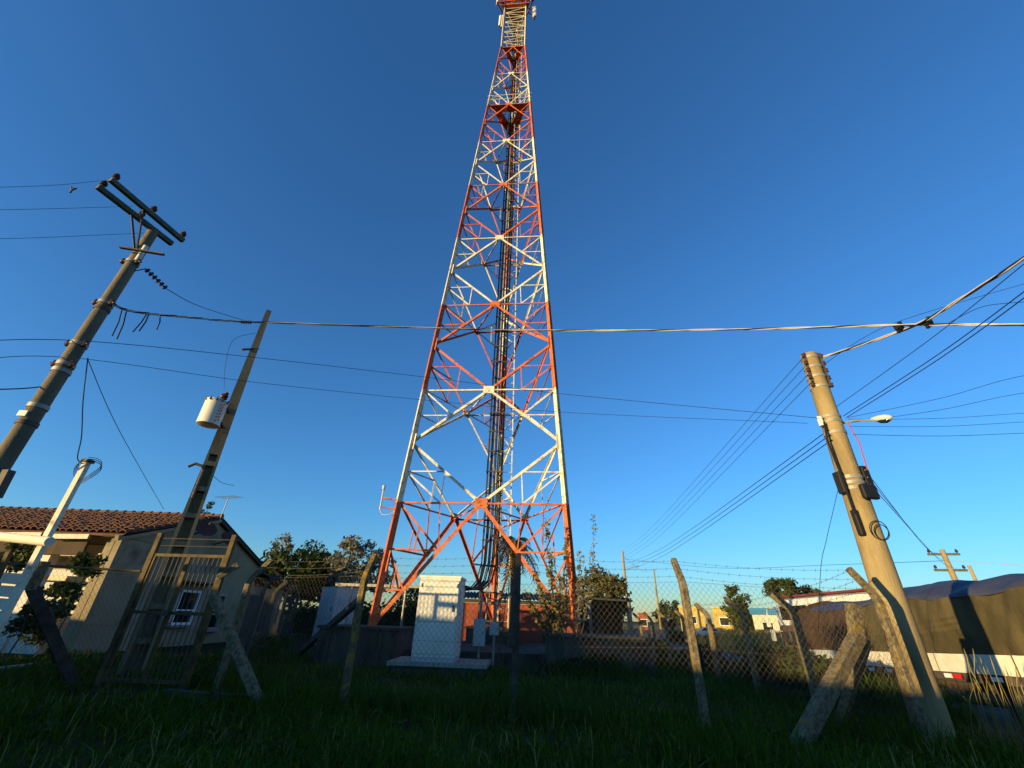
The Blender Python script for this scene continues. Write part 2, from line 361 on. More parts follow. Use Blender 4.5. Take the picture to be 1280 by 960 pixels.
# platform handrail
mb = MB()
for z in (LV[7]+.55, LV[7]+1.05):
    P = [leg_pt(k, z, side_at(LV[7])*1.06) for k in range(3)]
    for k in range(3): mb.cyl(P[k], P[(k+1) % 3], .022, 6)
part('handrail', mb, 'paint_white', tower, 40)
# cable ladder with feeder cables down the middle
cx, cy = TC[0]+.18, TC[1]+.55
mb = MB()
for sx in (-.3, .3): mb.beam((cx+sx, cy, 1.0), (cx+sx, cy, 52), .05, .03, ref=(0, 1, 0))
cl = part('cable_ladder', mb, 'steel_dark', tower)
for j in range(56):
    z = 1.2+j*.9; mb = MB(); mb.beam((cx-.34, cy-.07, z), (cx+.34, cy-.07, z), .05, .05); part('rung', mb, 'steel_dark', cl)
cab_top = G(560, 735, 1.9)
for j in range(8):
    x = cx-.27+j*.075+(.02 if j % 2 else 0); y = cy-.035-.02*(j % 2)
    top = 52-(j % 4)*3.1
    ex = -1.35+j*.03
    pts = [(x, y, top), (x, y, 20), (x, y, 4.2), (x-.03, y-.1, 3.1), (x-.14, y-.5, 2.45), (x*.6+ex*.4-.1, 15.4+j*.02, 2.12), (ex+.15, 14.2+j*.03, 2.02+.01*j), (ex, 13.4, 2.0+.012*j)]
    mb = MB(); mb.tube(pts, .021+.006*(j % 3), 6); part('feeder_cable', mb, 'cable_black', tower, 60)
# climbing ladder beside the rear leg
mb = MB(); lx, ly = TC[0]+.75, TC[1]+.75
for sx in (-.19, .19):
    mb.beam((lx+sx, ly, 1.0), (lx+sx-.35, ly-.4, 48), .045, .045, ref=(0, 1, 0))
for j in range(120):
    z = 1.2+j*.39; t = (z-1)/47; mb.cyl((lx-.19-.35*t, ly-.4*t, z), (lx+.19-.35*t, ly-.4*t, z), .012, 5)
part('climbing_ladder', mb, 'paint_white', tower)
# ladder safety line pipes
mb = MB(); mb.cyl((lx-.6, ly-.2, .95), (lx-.62, ly-.35, 30), .03, 6); part('conduit', mb, 'galvanised', tower, 40)
# small antenna on a bracket at the left leg
p = leg_pt(0, LV[1]); mb = MB(); mb.beam(p+Vector((0, 0, .06)), p+Vector((-.62, -.05, .12)), .05, .05); mb.beam(p+Vector((0, 0, -.25)), p+Vector((-.62, -.05, -.2)), .04, .04)
br = part('antenna_bracket', mb, 'paint_orange', tower)
mb = MB(); q = p+Vector((-.62, -.05, 0)); mb.cyl(q+Vector((0, 0, -.3)), q+Vector((0, 0, .42)), .03, 8); mb.cyl(q+Vector((0, 0, .42)), q+Vector((0, 0, .56)), .06, 10)
mb.tube([q+Vector((0, 0, -.3)), q+Vector((.1, 0, -.46)), q+Vector((.34, 0, -.46)), q+Vector((.55, .02, -.3))], .016, 6)
part('antenna', mb, 'cabinet_grey', br, 40)
# head: sector antennas around the top
for a_ in (-150, -30, 90, 20, 200, 150, -60):
    t = rad(a_)+YAW; c = Vector((TC[0]+1.75*math.cos(t), TC[1]+1.75*math.sin(t), 48.6 + (a_ % 3)*.25))
    mb = MB(); Mx = Matrix.Rotation(t, 3, 'Z'); mb.box(c+Vector((0, 0, 1.0)), (.16, .34, 2.0), M=Mx); mb.box(c+Vector((0, 0, 1.0))-Vector((math.cos(t), math.sin(t), 0))*.14, (.12, .06, 2.3), M=Mx)
    an = part('sector_antenna', mb, 'cabinet_white', tower)
    mb = MB(); i_ = Vector((TC[0]+.6*math.cos(t), TC[1]+.6*math.sin(t), c.z+.5)); mb.cyl(i_, (c.x, c.y, c.z+.5), .035, 6); mb.cyl(i_+Vector((0, 0, 1)), (c.x, c.y, c.z+1.5), .035, 6); part('mount_arm', mb, 'steel_dark', an)
mb = MB()
for zz_ in (48.5, 50.2, 52.2):
    P = [leg_pt(k, zz_, 3.2) for k in range(3)]
    for k in range(3): mb.beam(P[k], P[(k+1) % 3], .09, .09)
part('antenna_frame', mb, 'paint_orange', tower)
for z_ in (48.35,):
    platform_c = Vector((TC[0], TC[1], z_)); mb = MB(); P = [leg_pt(k, z_, 2.6) for k in range(3)]; d = Vector((0, 0, .05))
    mb.add(P+[p+d for p in P], [(2, 1, 0), (3, 4, 5), (0, 1, 4, 3), (1, 2, 5, 4), (2, 0, 3, 5)]); part('head_platform', mb, 'paint_orange', tower)

# ------------------------------------------------------------------ concrete plinth under the tower
pl = thing('concrete_plinth', 'stained concrete plinth carrying the feet of the lattice mast', 'plinth', (-.8, 14.2, 0))
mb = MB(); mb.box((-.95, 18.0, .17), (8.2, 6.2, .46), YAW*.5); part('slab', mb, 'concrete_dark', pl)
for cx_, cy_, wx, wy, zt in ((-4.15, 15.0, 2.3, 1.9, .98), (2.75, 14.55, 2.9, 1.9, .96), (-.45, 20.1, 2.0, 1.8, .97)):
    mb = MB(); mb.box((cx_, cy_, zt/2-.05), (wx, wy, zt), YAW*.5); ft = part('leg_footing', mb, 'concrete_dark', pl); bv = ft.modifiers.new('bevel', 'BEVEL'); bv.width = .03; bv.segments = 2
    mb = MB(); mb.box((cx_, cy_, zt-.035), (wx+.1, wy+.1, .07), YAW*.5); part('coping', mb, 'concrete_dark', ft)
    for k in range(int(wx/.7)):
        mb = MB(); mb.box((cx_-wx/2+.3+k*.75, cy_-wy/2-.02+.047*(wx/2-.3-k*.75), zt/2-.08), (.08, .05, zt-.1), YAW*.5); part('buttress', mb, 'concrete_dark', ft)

# ------------------------------------------------------------------ equipment cabinets
pad = thing('concrete_pad', 'low concrete pad under the white equipment cabinet', 'pad', (-1.5, 12.6, 0))
mb = MB(); mb.box((-1.6, 13.2, .255), (2.5, 1.5, .09), -.05); part('slab', mb, 'concrete', pad)
mb = MB(); mb.box((-1.6, 13.2, .1), (2.3, 1.34, .22), -.05); part('footing', mb, 'concrete_dark', pad)
def cabinet(name, label, c, size, rz, m, group=None):
    t = thing(name, label, 'cabinet', c, group); w_, d_, h_ = size; R = Matrix.Rotation(rz, 3, 'Z'); c = Vector(c)
    def loc(x, y, z): return c+R@Vector((x, y, z))
    mb = MB(); mb.box(loc(0, 0, h_/2+.05), (w_, d_, h_-.1), rz); body = part('body', mb, m, t)
    mb = MB(); mb.box(loc(0, 0, h_+.02), (w_+.05, d_+.05, .05), rz); part('roof', mb, m, t)
    mb = MB(); mb.box(loc(0, 0, .055), (w_-.03, d_-.03, .11), rz); part('base', mb, 'cabinet_grey', t)
    mb = MB(); mb.box(loc(0, -d_/2-.012, h_*.71), (w_-.06, .03, h_*.50), rz); dr = part('door', mb, m, t)
    mb = MB(); mb.box(loc(w_*.38, -d_/2-.04, h_*.62), (.03, .04, .16), rz); part('handle', mb, 'steel_dark', dr)
    mb = MB(); mb.box(loc(0, -d_/2-.012, h_*.26), (w_-.06, .03, h_*.33), rz); dr2 = part('door', mb, m, t)
    mb = MB()
    for i in range(7): mb.box(loc(0, -d_/2-.032, h_*.14+i*.045), (w_*.5, .012, .02), rz)
    part('louvre', mb, m, dr2, kind='stuff')
    mb = MB()
    for x in (-w_*.44, w_*.44):
        for z in (h_*.5, h_*.9): mb.cyl(loc(x, -d_/2-.045, z-.05), loc(x, -d_/2-.045, z+.05), .012, 6)
    part('hinge', mb, 'galvanised', dr)
    mb = MB(); mb.box(loc(-w_*.25, -d_/2-.03, h_*.86), (.2, .006, .13), rz); part('label_plate', mb, 'cabinet_grey', dr)
    mb = MB(); mb.box(loc(w_/2+.012, 0, h_*.7), (.02, d_*.6, h_*.3), rz)
    part('side_vent', mb, m, body)
    return t
cabinet('equipment_cabinet', 'tall white metal equipment cabinet standing on the concrete pad', (-1.74, 13.05, .3), (1.1, .95, 1.93), -.06, 'cabinet_white')
cabinet('equipment_cabinet', 'pale grey metal cabinet standing between the house and the mast', (-7.95, 22.6, 0), (1.2, 1.15, 2.3), -.62, 'cabinet_grey')
def meter_box(label, c, size, rz=0):
    t = thing('meter_box', label, 'meter box', c); c = Vector(c); w_, d_, h_ = size
    mb = MB(); mb.box(c+Vector((0, 0, h_/2)), size, rz); part('case', mb, 'cabinet_grey', t)
    mb = MB(); mb.box(c+Vector((0, -d_/2-.012, h_/2)), (w_-.05, .02, h_-.06), rz); dr = part('lid', mb, 'cabinet_grey', t)
    mb = MB(); mb.box(c+Vector((w_*.3, -d_/2-.03, h_/2)), (.02, .02, .06), rz); part('latch', mb, 'steel_dark', dr)
    mb = MB(); mb.cyl(c+Vector((0, d_/2+.04, -c.z)), c+Vector((0, d_/2+.04, h_+.55)), .035, 8); part('post', mb, 'galvanised', t, 40)
    return t
meter_box('tall narrow grey meter box on a pipe beside the white cabinet', (-.68, 13.72, .62), (.34, .2, .66))
meter_box('small square grey junction box on a pipe behind the pad', (-.27, 13.95, .88), (.27, .15, .32))
# horizontal cable tray at the left of the cabinet
t = thing('cable_tray', 'horizontal galvanised cable tray carried on posts between mast legs', 'cable tray', (-4, 16.5, .9))
mb = MB()
for dy in (0, .35): mb.beam((-6.2, 17.0+dy, 2.2), (-1.2, 16.6+dy, 2.2), .05, .09)
tr = part('rail', mb, 'galvanised', t)
for i in range(12):
    mb = MB(); x = -6.1+i*.44; mb.beam((x, 17.0-.08*(x+6.2), 2.2), (x, 17.35-.08*(x+6.2), 2.2), .04, .03); part('rung', mb, 'galvanised', tr)
for x in (-5.6, -3.6, -1.6):
    mb = MB(); y = 17.17-.08*(x+6.2); mb.cyl((x, y, 0 if x < -5.3 else .3), (x, y, 2.18), .04, 8); part('post', mb, 'galvanised', t, 40)

# ------------------------------------------------------------------ fences
def gz(x, y):
    near = math.exp(-((x/14)**2+((y-9)/12)**2))
    return float(hz(x, y))+.05*near*(math.sin(x*1.7+y*.6)*.5+math.sin(x*.7-y*1.9+1)*.5+math.sin(x*3.1+y*2.3)*.25)
def fence_post(base, h, inward, parent, m, lean=(0, 0), arm=.42, wid=.125, arm_up=.8):
    b = Vector(base); inw = Vector((inward[0], inward[1], 0)).normalized(); lv = Vector((lean[0], lean[1], 0))
    hk = b+Vector((0, 0, h))+lv*h; tip = hk+inw*arm*.62+Vector((0, 0, arm*arm_up))
    mb = MB(); pts = [b-Vector((0, 0, .25)), b.lerp(hk, .5), hk-Vector((0, 0, .07)), hk+inw*.05+Vector((0, 0, .06)), tip]
    sidev = Vector((-inw.y, inw.x, 0)); prev = None; x = wid/2; vs_ = []
    for i, p in enumerate(pts):
        d = (pts[min(i+1, 4)]-pts[max(i-1, 0)]).normalized(); a = sidev; n_ = a.cross(d).normalized(); k = 1-.05*i
        jx = x*k*(1+random.uniform(-.06, .06))
        c = .28
        prof = [(-1, -1+c), (-1+c, -1), (1-c, -1), (1, -1+c), (1, 1-c), (1-c, 1), (-1+c, 1), (-1, 1-c)]
        vs_ += [p+a*u*jx+n_*v*jx for u, v in prof]
    n = 8
    fs = [(i*n+j, i*n+(j+1) % n, (i+1)*n+(j+1) % n, (i+1)*n+j) for i in range(4) for j in range(n)]+[tuple(range(n-1, -1, -1)), tuple(range(4*n, 5*n))]
    mb.add(vs_, fs); po = part('post', mb, m, parent)
    return hk, tip
def brace(p, q, parent, m='post_lichen', wid=.12):
    mb = MB(); mb.beam(p, q, wid, wid*1.05); return part('brace', mb, m, parent)
def chain_link(p, q, h0, h1, parent, pitch=.088, r=.0018, wobble=.03):
    p = Vector(p); q = Vector(q); L = (q-p).length; d = (q-p)/L; hh = h1-h0; mb = MB()
    nrm = Vector((-d.y, d.x, 0)).normalized()
    def pt(u, v):
        u = min(max(u, 0), L); g = p.z+(q.z-p.z)*u/L
        return Vector((p.x+d.x*u, p.y+d.y*u, g+h0+v))+nrm*wobble*math.sin(u*2.3+v*3)*.5
    slope = 1.15
    for sgn in (1, -1):
        u0 = -hh/slope if sgn > 0 else 0
        u = u0
        while u < (L if sgn > 0 else L+hh/slope):
            # line from (u,0) to (u+sgn*hh/slope, hh), clipped to 0..L
            ua, va, ub, vb = u, 0.0, u+sgn*hh/slope, hh
            if sgn > 0:
                if ua < 0: va = -ua*slope; ua = 0
                if ub > L: vb = hh-(ub-L)*slope; ub = L
            else:
                if ua > L: va = (ua-L)*slope; ua = L
                if ub < 0: vb = hh+ub*slope; ub = 0
            if vb-va > .03:
                o = nrm*(.003*sgn)
                mid = pt((ua+ub)/2, (va+vb)/2)
                mb.tube([pt(ua, va)+o, mid+o, pt(ub, vb)+o], r, 3, cap=False)
            u += pitch
    for v in (0.02, hh*.5, hh-.01):
        mb.tube([pt(L*i/8, v) for i in range(9)], r*1.25, 4, cap=False)
    return part('chain_link_mesh', mb, 'wire_mesh', parent, kind='stuff')
def barbed(pts, parent, r=.0026):
    mb = MB(); 
    for a, b in zip(pts[:-1], pts[1:]):
        a = Vector(a); b = Vector(b); n = 6
        mb.tube([a.lerp(b, i/n)-Vector((0, 0, .05*(1-(2*i/n-1)**2))) for i in range(n+1)], r, 4, cap=False)
        L = (b-a).length; k = int(L/.16)
        for i in range(1, k):
            c = a.lerp(b, i/k)-Vector((0, 0, .05*(1-(2*i/k-1)**2))); mb.tube([c+Vector((.012, .008, .022)), c-Vector((.012, .008, .022))], .003, 3, cap=False)
    return part('barbed_wire', mb, 'wire_mesh', parent)
def gp(x, y): return (x, y, gz(x, y))

ff = thing('chain_link_fence', 'chain-link fence in front of the mast with barbed wire strands on top', 'fence', (0, 8, 0))
FP = [(-5.04, 9.15), (-2.41, 7.96), (.19, 7.93), (2.87, 7.33), (5.77, 7.14)]
lean = [(.0, .0), (-.01, .0), (.012, 0), (-.015, 0), (-.01, 0)]
mats_ = ['post_lichen', 'post_orange', 'post_dark', 'post_lichen', 'post_lichen']
arms = []
for (x, y), lv, m in zip(FP, lean, mats_):
    inw = {0: (.75, .1), 4: (-1, -.05)}.get(FP.index((x, y)), (0.06, 1))
    straight = FP.index((x, y)) == 2
    hk, tip = fence_post(gp(x, y), 1.86 if not straight else 2.0, inw, ff, m, lv, arm=.5 if not straight else .4, arm_up=.78 if not straight else 1.0, wid=.115)
    arms.append((hk, tip))
for a, b in zip(FP[:-1], FP[1:]): chain_link(gp(*a), gp(*b), .08, 1.9, ff)
for k in (.3, .62, .95): barbed([hk.lerp(tip, k) for hk, tip in arms], ff)
# raking braces at the two corner posts
def gpx(px, py): p = G(px, py); return Vector((p[0], p[1], gz(p[0], p[1])-.1))
hk = arms[4][0]
b0 = gpx(985, 938); knee = Vector(A(1072, 795, 9.25)); tp = Vector(A(1067, 765, 9.3))
mb = MB(); mb.beam(b0, knee, .165, .16); mb.beam(knee-(knee-b0).normalized()*.04, Vector(A(1066, 756, 9.3)), .16, .15); part('brace', mb, 'post_lichen', ff)
brace(gpx(1040, 905), Vector(A(1082, 800, 9.4)), ff, 'post_lichen', .12)
brace(gpx(333, 885), Vector(A(266, 742, 10.2)), ff, 'post_lichen', .12)
mb = MB(); mb.beam(Vector(A(272, 722, 10.35)), Vector(A(298, 706, 10.3)), .11, .1); part('stub', mb, 'post_lichen', ff)
mb = MB()
for i in range(5):
    a = G(205+i*30, 874+i*1.6); b = G(233+i*30, 875.5+i*1.6); mb.beam((a[0], a[1], gz(a[0], a[1])+.05), (b[0], b[1], gz(b[0], b[1])+.05), .16, .14)
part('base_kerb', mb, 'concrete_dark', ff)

fr = thing('chain_link_fence', 'chain-link fence receding beside the road with bent concrete posts', 'fence', (6, 12, -.2))
ph4 = rad(4); RP = [(5.77+t*math.sin(ph4), 7.14+t*math.cos(ph4)) for t in np.arange(0, 18, 2.5)]; arms2 = [arms[4]]
for i, (x, y) in enumerate(RP[1:]):
    arms2.append(fence_post(gp(x, y), 1.82, (-1, .25), fr, 'post_lichen', (random.uniform(-.025, .02), random.uniform(-.02, .02)), arm=.52, arm_up=.62, wid=.15))
for a, b in zip(RP[:-1], RP[1:]): chain_link(gp(*a), gp(*b), .06, 1.85, fr, pitch=.095, r=.0017)
for k in (.3, .62, .95): barbed([hk.lerp(tip, k) for hk, tip in arms2], fr)
x, y = RP[-1]; brace(gp(x-1.3, y-.3), (x, y, gz(x, y)+1.2), fr, 'concrete_dark', .13)
# back side of the compound
fb = thing('chain_link_fence', 'far back fence of the compound behind the mast, dark posts', 'fence', (0, 25, 0))
BP = [(-9.2, 21.0), (-6.4, 24.0), (-3.5, 25.4), (-.5, 25.5), (2.5, 25.5), (5.0, 25.2), RP[-1]]; arms3 = []
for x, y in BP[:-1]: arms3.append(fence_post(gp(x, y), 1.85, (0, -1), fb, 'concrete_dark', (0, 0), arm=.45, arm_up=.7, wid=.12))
for a, b in zip(BP[:-1], BP[1:]): chain_link(gp(*a), gp(*b), .06, 1.85, fb, pitch=.14, r=.0018)
arms3.append(arms2[-1])
for k in (.3, .95): barbed([hk.lerp(tip, k) for hk, tip in arms3], fb)
# west side of the compound, beside the house
fw_ = thing('chain_link_fence', 'fence of dark leaning posts between the compound and the house', 'fence', (-8, 15, 0))
WP = [(-5.04, 9.15), (-6.3, 12.2), (-7.4, 15.2), (-8.3, 18.1), (-9.2, 21.0)]; arms4 = [arms[0]]
for i, (x, y) in enumerate(WP[1:-1]): arms4.append(fence_post(gp(x, y), 1.85, (1, .3), fw_, 'concrete_dark', (-.03*i, .02), arm=.45, arm_up=.7, wid=.13))
for a, b in zip(WP[:-1], WP[1:]): chain_link(gp(*a), gp(*b), .06, 1.85, fw_, pitch=.11, r=.0017)
for k in (.3, .95): barbed([hk.lerp(tip, k) for hk, tip in arms4], fw_)
brace(gpx(362, 822), Vector(A(452, 748, 13.5)), fw_, 'post_dark', .15)

# left stretch of fence, beside the gate
fl = thing('chain_link_fence', 'short run of chain-link fence left of the iron gate', 'fence', (-9, 9.5, 0))
ep = A(45, 715, 12.3); LP = [(-7.35, 9.3), (-9.3, 9.0), (-11.6, 8.6)]
for a, b in zip(LP[:-1], LP[1:]): chain_link(gp(*a), gp(*b), .1, 1.9, fl)
mb = MB(); mb.cyl((-7.35, 9.3, 1.93), (-9.3, 9.0, 1.96), .022, 8); mb.cyl((-9.3, 9.0, 1.96), (-11.6, 8.6, 1.95), .022, 8); part('top_rail', mb, 'iron_yellow', fl, 40)
brace(gpx(100, 856), Vector(A(40, 735, 12.2)), fl, 'post_dark', .15)
brace(gpx(80, 838), Vector(A(58, 762, 13.0)), fl, 'post_dark', .12)
mb = MB(); p1 = Vector(A(36, 738, 12.2)); p2 = Vector(A(55, 702, 12.2)); mb.tube([p1, p1.lerp(p2, .5), p2], [.11, .105, .1], 10); part('post_head', mb, 'post_lichen', fl, 40)

# ------------------------------------------------------------------ iron gate
gt = thing('iron_gate', 'rusty yellow iron bar gate with two leaves between square posts', 'gate', (-6.5, 9.2, 0))
gl = Vector((-7.22, 9.26, 0)); gr = Vector((-5.62, 9.16, 0)); gd = (gr-gl).normalized(); GL = (gr-gl).length
def gpt(u, z): return gl+gd*u+Vector((0, 0, z))
for u in (0, GL):
    mb = MB(); mb.beam(gpt(u, -.1), gpt(u, 2.66), .085, .085, ref=(0, 1, 0)); part('gate_post', mb, 'iron_yellow', gt)
mb = MB(); mb.beam(gpt(-.12, -.1)+Vector((0, .1, 0)), gpt(-.12, 2.3)+Vector((0, .1, 0)), .06, .06, ref=(0, 1, 0)); part('gate_post', mb, 'iron_yellow', gt)
for u0, u1 in ((.07, GL*.5-.015), (GL*.5+.015, GL-.07)):
    mb = MB()
    for z in (.15, 1.22, 2.24): mb.beam(gpt(u0, z), gpt(u1, z), .04, .055)
    for u in (u0, u1): mb.beam(gpt(u, .12), gpt(u, 2.27), .045, .045, ref=(0, 1, 0))
    lf = part('gate_leaf', mb, 'iron_yellow', gt)
    for i in range(1, 7):
        mb = MB(); u = u0+(u1-u0)*i/7; mb.cyl(gpt(u, .15), gpt(u, 2.24), .009, 6); part('bar', mb, 'steel_dark', lf)
mb = MB()
for z in (2.42, 2.56): mb.cyl(gpt(0, z), gpt(GL, z), .008, 5)
part('wire', mb, 'wire_mesh', gt)
mb = MB(); mb.box(gpt(GL*.5, 1.22)+Vector((0, -.06, 0)), (.09, .05, .1)); part('lock_box', mb, 'steel_dark', gt)

# ------------------------------------------------------------------ poles
def axis_pt(b, t, f): return Vector(b).lerp(Vector(t), f)
def band(b, t, f, r, parent, m='galvanised', n='band'):
    mb = MB(); c = axis_pt(b, t, f); d = (Vector(t)-Vector(b)).normalized(); mb.cyl(c-d*.03, c+d*.03, r+.012, 16); return part(n, mb, m, parent, 40)
def insulator(p, up, m='porcelain', s=1.0):
    mb = MB(); p = Vector(p); u = Vector(up).normalized(); prof = [(0, .02), (.04, .03), (.05, .055), (.075, .062), (.085, .035), (.10, .06), (.12, .05), (.14, .03), (.16, .035), (.175, .012)]
    mb.tube([p+u*a*s for a, r in prof], [r*s for a, r in prof], 12); return mb

# round concrete pole at the left with a double crossarm
LB = Vector((-6.83, 5.52, 0)); LT_ = Vector(A(193, 287, 8.78))
lp = thing('utility_pole', 'round concrete utility pole carrying a double wooden crossarm', 'utility pole', LB)
mb = MB(); mb.tube([LB-Vector((0, 0, .3)), LB.lerp(LT_, .33), LB.lerp(LT_, .66), LT_], [.13, .114, .098, .082], 20); part('shaft', mb, 'pole_grey', lp, 40)
za = LT_.z+.02
def GZ(px, py, z): return Vector(G(px, py, z))
for (a, b, dz) in (((122, 233), (215, 305), -.06), ((138, 224), (229, 301), .1)):
    p = GZ(*a, za+dz); q = GZ(*b, za+dz); mb = MB(); mb.beam(p, q, .075, .085); arm = part('crossarm', mb, 'crossarm', lp)
    for f in (.03, .52, .96):
        if f == .96 and dz < 0: continue
        c = p.lerp(q, f)+Vector((0, 0, .05)); part('insulator', insulator(c, (0, 0, 1), s=.85), 'porcelain', arm, 40)
    c = p.lerp(q, .42); mb = MB(); mb.beam(c, axis_pt(LB, LT_, .90)+Vector((0, 0, 0)), .012, .035); part('arm_stay', mb, 'steel_dark', arm)
mb = MB(); mb.beam(GZ(150, 309, za-.7), GZ(205, 318, za-.75), .05, .03); part('bracket', mb, 'steel_dark', lp)
mb = MB(); c = axis_pt(LB, LT_, .91)+Vector((.11, -.05, 0)); mb.cyl(c-Vector((0, 0, .18)), c+Vector((0, 0, .18)), .038, 12); part('surge_arrester', mb, 'cabinet_white', lp, 40)
for f, m in ((.885, 'galvanised'), (.76, 'galvanised'), (.745, 'steel_dark'), (.65, 'galvanised'), (.60, 'galvanised'), (.585, 'galvanised'), (.505, 'galvanised'), (.38, 'steel_dark'), (.47, 'steel_dark')):
    band(LB, LT_, f, .131-.048*f, lp, m)
for f in (.885, .76, .65, .60):
    c = axis_pt(LB, LT_, f)
    for s_ in (-1, 1):
        mb = MB(); e_ = c+Vector((s_*.13, -.04, 0)); mb.cyl(e_-Vector((s_*.07, 0, 0)), e_+Vector((s_*.05, 0, 0)), .022, 8); mb.cyl(e_-Vector((0, 0, .05)), e_+Vector((0, 0, .05)), .03, 8); part('clevis_insulator', mb, 'porcelain', lp, 40)
mb = MB(); c = axis_pt(LB, LT_, .485)+Vector((-.02, -.112, 0)); mb.box(c, (.12, .02, .08)); part('number_plate', mb, 'cabinet_white', lp)
mb = MB(); mb.beam(Vector(A(-6, 622, 8.6)), Vector(A(12, 588, 8.6)), .1, .08); part('terminal_box', mb, 'steel_dark', lp)
# dead-end insulator string
p, q = Vector(A(182, 336, 8.7)), Vector(A(208, 361, 8.9)); mb = MB(); d = (q-p)
for i in range(6):
    a = p+d*(i/6); mb.tube([a, a+d*.05, a+d*.06, a+d*.12, a+d*.13], [.012, .02, .05, .045, .012], 10)
part('strain_insulator', mb, 'porcelain', lp, 40)
mb = MB(); mb.cyl(axis_pt(LB, LT_, .855), p, .01, 6); part('eye_bolt', mb, 'steel_dark', lp)

# double-T concrete pole with transformer
TB = Vector((-7.98, 11.0, 0)); TT = Vector(A(336, 389, 13.57))
tp_ = thing('utility_pole', 'square double-T concrete pole with a can transformer hung on it', 'utility pole', TB)
def tpt(f): return TB.lerp(TT, f)
ax = Vector((.82, .57, 0)); ay = Vector((-.57, .82, 0))
mb = MB(); f1 = .50
def rect(wa, wb): return [(-wa/2, -wb/2), (wa/2, -wb/2), (wa/2, wb/2), (-wa/2, wb/2)]
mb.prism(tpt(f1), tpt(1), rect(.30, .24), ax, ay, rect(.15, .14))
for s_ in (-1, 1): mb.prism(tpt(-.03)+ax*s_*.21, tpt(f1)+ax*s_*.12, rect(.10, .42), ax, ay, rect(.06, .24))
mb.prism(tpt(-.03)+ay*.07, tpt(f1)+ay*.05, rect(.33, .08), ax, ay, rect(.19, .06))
part('shaft', mb, 'pole_shade_dark', tp_)
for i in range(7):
    f = .06+i*.068; mb = MB(); mb.prism(tpt(f)-ay*.06, tpt(f+.012)-ay*.06, rect(.36-.2*f, .14), ax, ay); part('step', mb, 'pole_shade_dark', tp_)
tc_ = Vector(A(266, 516, 13.2)); mb = MB()
mb.tube([tc_+Vector((0, 0, z)) for z in (-.38, -.36, -.30, .27, .30)], [.2, .275, .27, .27, .283], 24)
can = part('transformer_can', mb, 'cabinet_white', tp_, 40, label='cream cylindrical transformer can')
mb = MB(); mb.tube([tc_+Vector((0, 0, z)) for z in (.305, .335, .375)], [.29, .29, .17], 24); part('lid', mb, 'cabinet_grey', can, 40)
for i in range(12):
    mb = MB(); t = i*math.tau/12; mb.cyl(tc_+Vector((.29*math.cos(t), .29*math.sin(t), .27)), tc_+Vector((.29*math.cos(t), .29*math.sin(t), .365)), .016, 6); part('clamp_bolt', mb, 'steel_dark', can)
part('bushing', insulator(tc_+Vector((.08, 0, .36)), (.25, .1, 1), s=1.7), 'porcelain', can, 40)
for i in range(6):
    mb = MB(); c = tc_+Vector((.23, -.12, -.26+i*.09)); mb.cyl(c, c+Vector((.1, -.03, 0)), .02, 8); part('terminal', mb, 'porcelain', can, 40)
for dz in (-.25, .2):
    mb = MB(); mb.beam(tc_+Vector((.25, .1, dz)), tpt((tc_.z+dz)/TT.z), .07, .05); part('hanger', mb, 'steel_dark', can)
mb = MB(); p = Vector(A(318, 403, 13.5))
for i in range(5): mb.tube([p+Vector((-.1-.07*i, 0, 0)), p+Vector((-.12-.07*i, 0, 0)), p+Vector((-.15-.07*i, 0, 0))], [.02, .06, .02], 10)
part('strain_insulator', mb, 'porcelain', tp_, 40)
mb = MB(); mb.beam(Vector(A(302, 437, 13.4)), Vector(A(323, 436, 13.55)), .06, .05); part('fuse_bracket', mb, 'steel_dark', tp_)
mb = MB(); pc = tpt(.44)-ay*.16-ax*.1; mb.tube([pc-Vector((0, 0, .6)), pc+Vector((0, 0, .1)), pc+Vector((-.05, -.04, .22)), pc+Vector((-.2, -.1, .26)), pc+Vector((-.32, -.14, .16))], .038, 8); part('conduit_elbow', mb, 'steel_dark', tp_, 40)

# pale metal service mast at the far left
MBs = Vector((-7.17, 6.98, 0)); MT = Vector(A(109, 578, 10.0))
sm = thing('service_mast', 'sunlit white square service mast with a coil of wire on top', 'mast', MBs)
mb = MB(); mb.beam(MBs, MT, .08, .08, ref=(0, 1, 0)); part('shaft', mb, 'paint_white', sm)
mb = MB(); mb.box(MT+Vector((0, 0, .02)), (.13, .13, .05)); part('cap', mb, 'steel_dark', sm)
mb = MB()
for i in range(3):
    c = MT+Vector((.12, -.05, -.12-.03*i)); mb.tube([c+Vector((.17*math.cos(a_)*(1+.1*i), .05*math.sin(a_*2), .19*math.sin(a_))) for a_ in np.linspace(2.2, 8.2, 22)], .006, 4)
part('wire_coil', mb, 'cable_black', sm)
bm_ = thing('pergola_beam', 'sunlit cream beam and slatted panel beside the white service mast', 'beam', (-8, 6, 0))
pb0, pb1 = Vector(A(-60, 668, 11.6)), Vector(A(62, 677, 9.75)); mb = MB(); mb.tube([pb0, pb0.lerp(pb1, .5)+Vector((0, 0, .02)), pb1], [.075, .07, .068], 12); part('beam', mb, 'plaster_white', bm_, 40)
mb = MB(); p = pb0.lerp(pb1, .55); mb.beam((p.x-.2, p.y, 0), (p.x-.2, p.y, p.z-.05), .1, .1, ref=(0, 1, 0)); part('post', mb, 'wood_post', bm_)
mb = MB(); mb.beam(Vector(A(-10, 735, 10.3)), Vector(A(12, 690, 10.3)), .06, .06); part('strut', mb, 'iron_yellow', bm_)
for i in range(4):
    mb = MB(); y_ = 722+i*16; mb.beam(Vector(A(-40, y_-3, 11.9)), Vector(A(27-i*7, y_+2, 10.3)), .03, .15, ref=(0, 0, 1)); part('slat', mb, 'plaster_white', bm_)

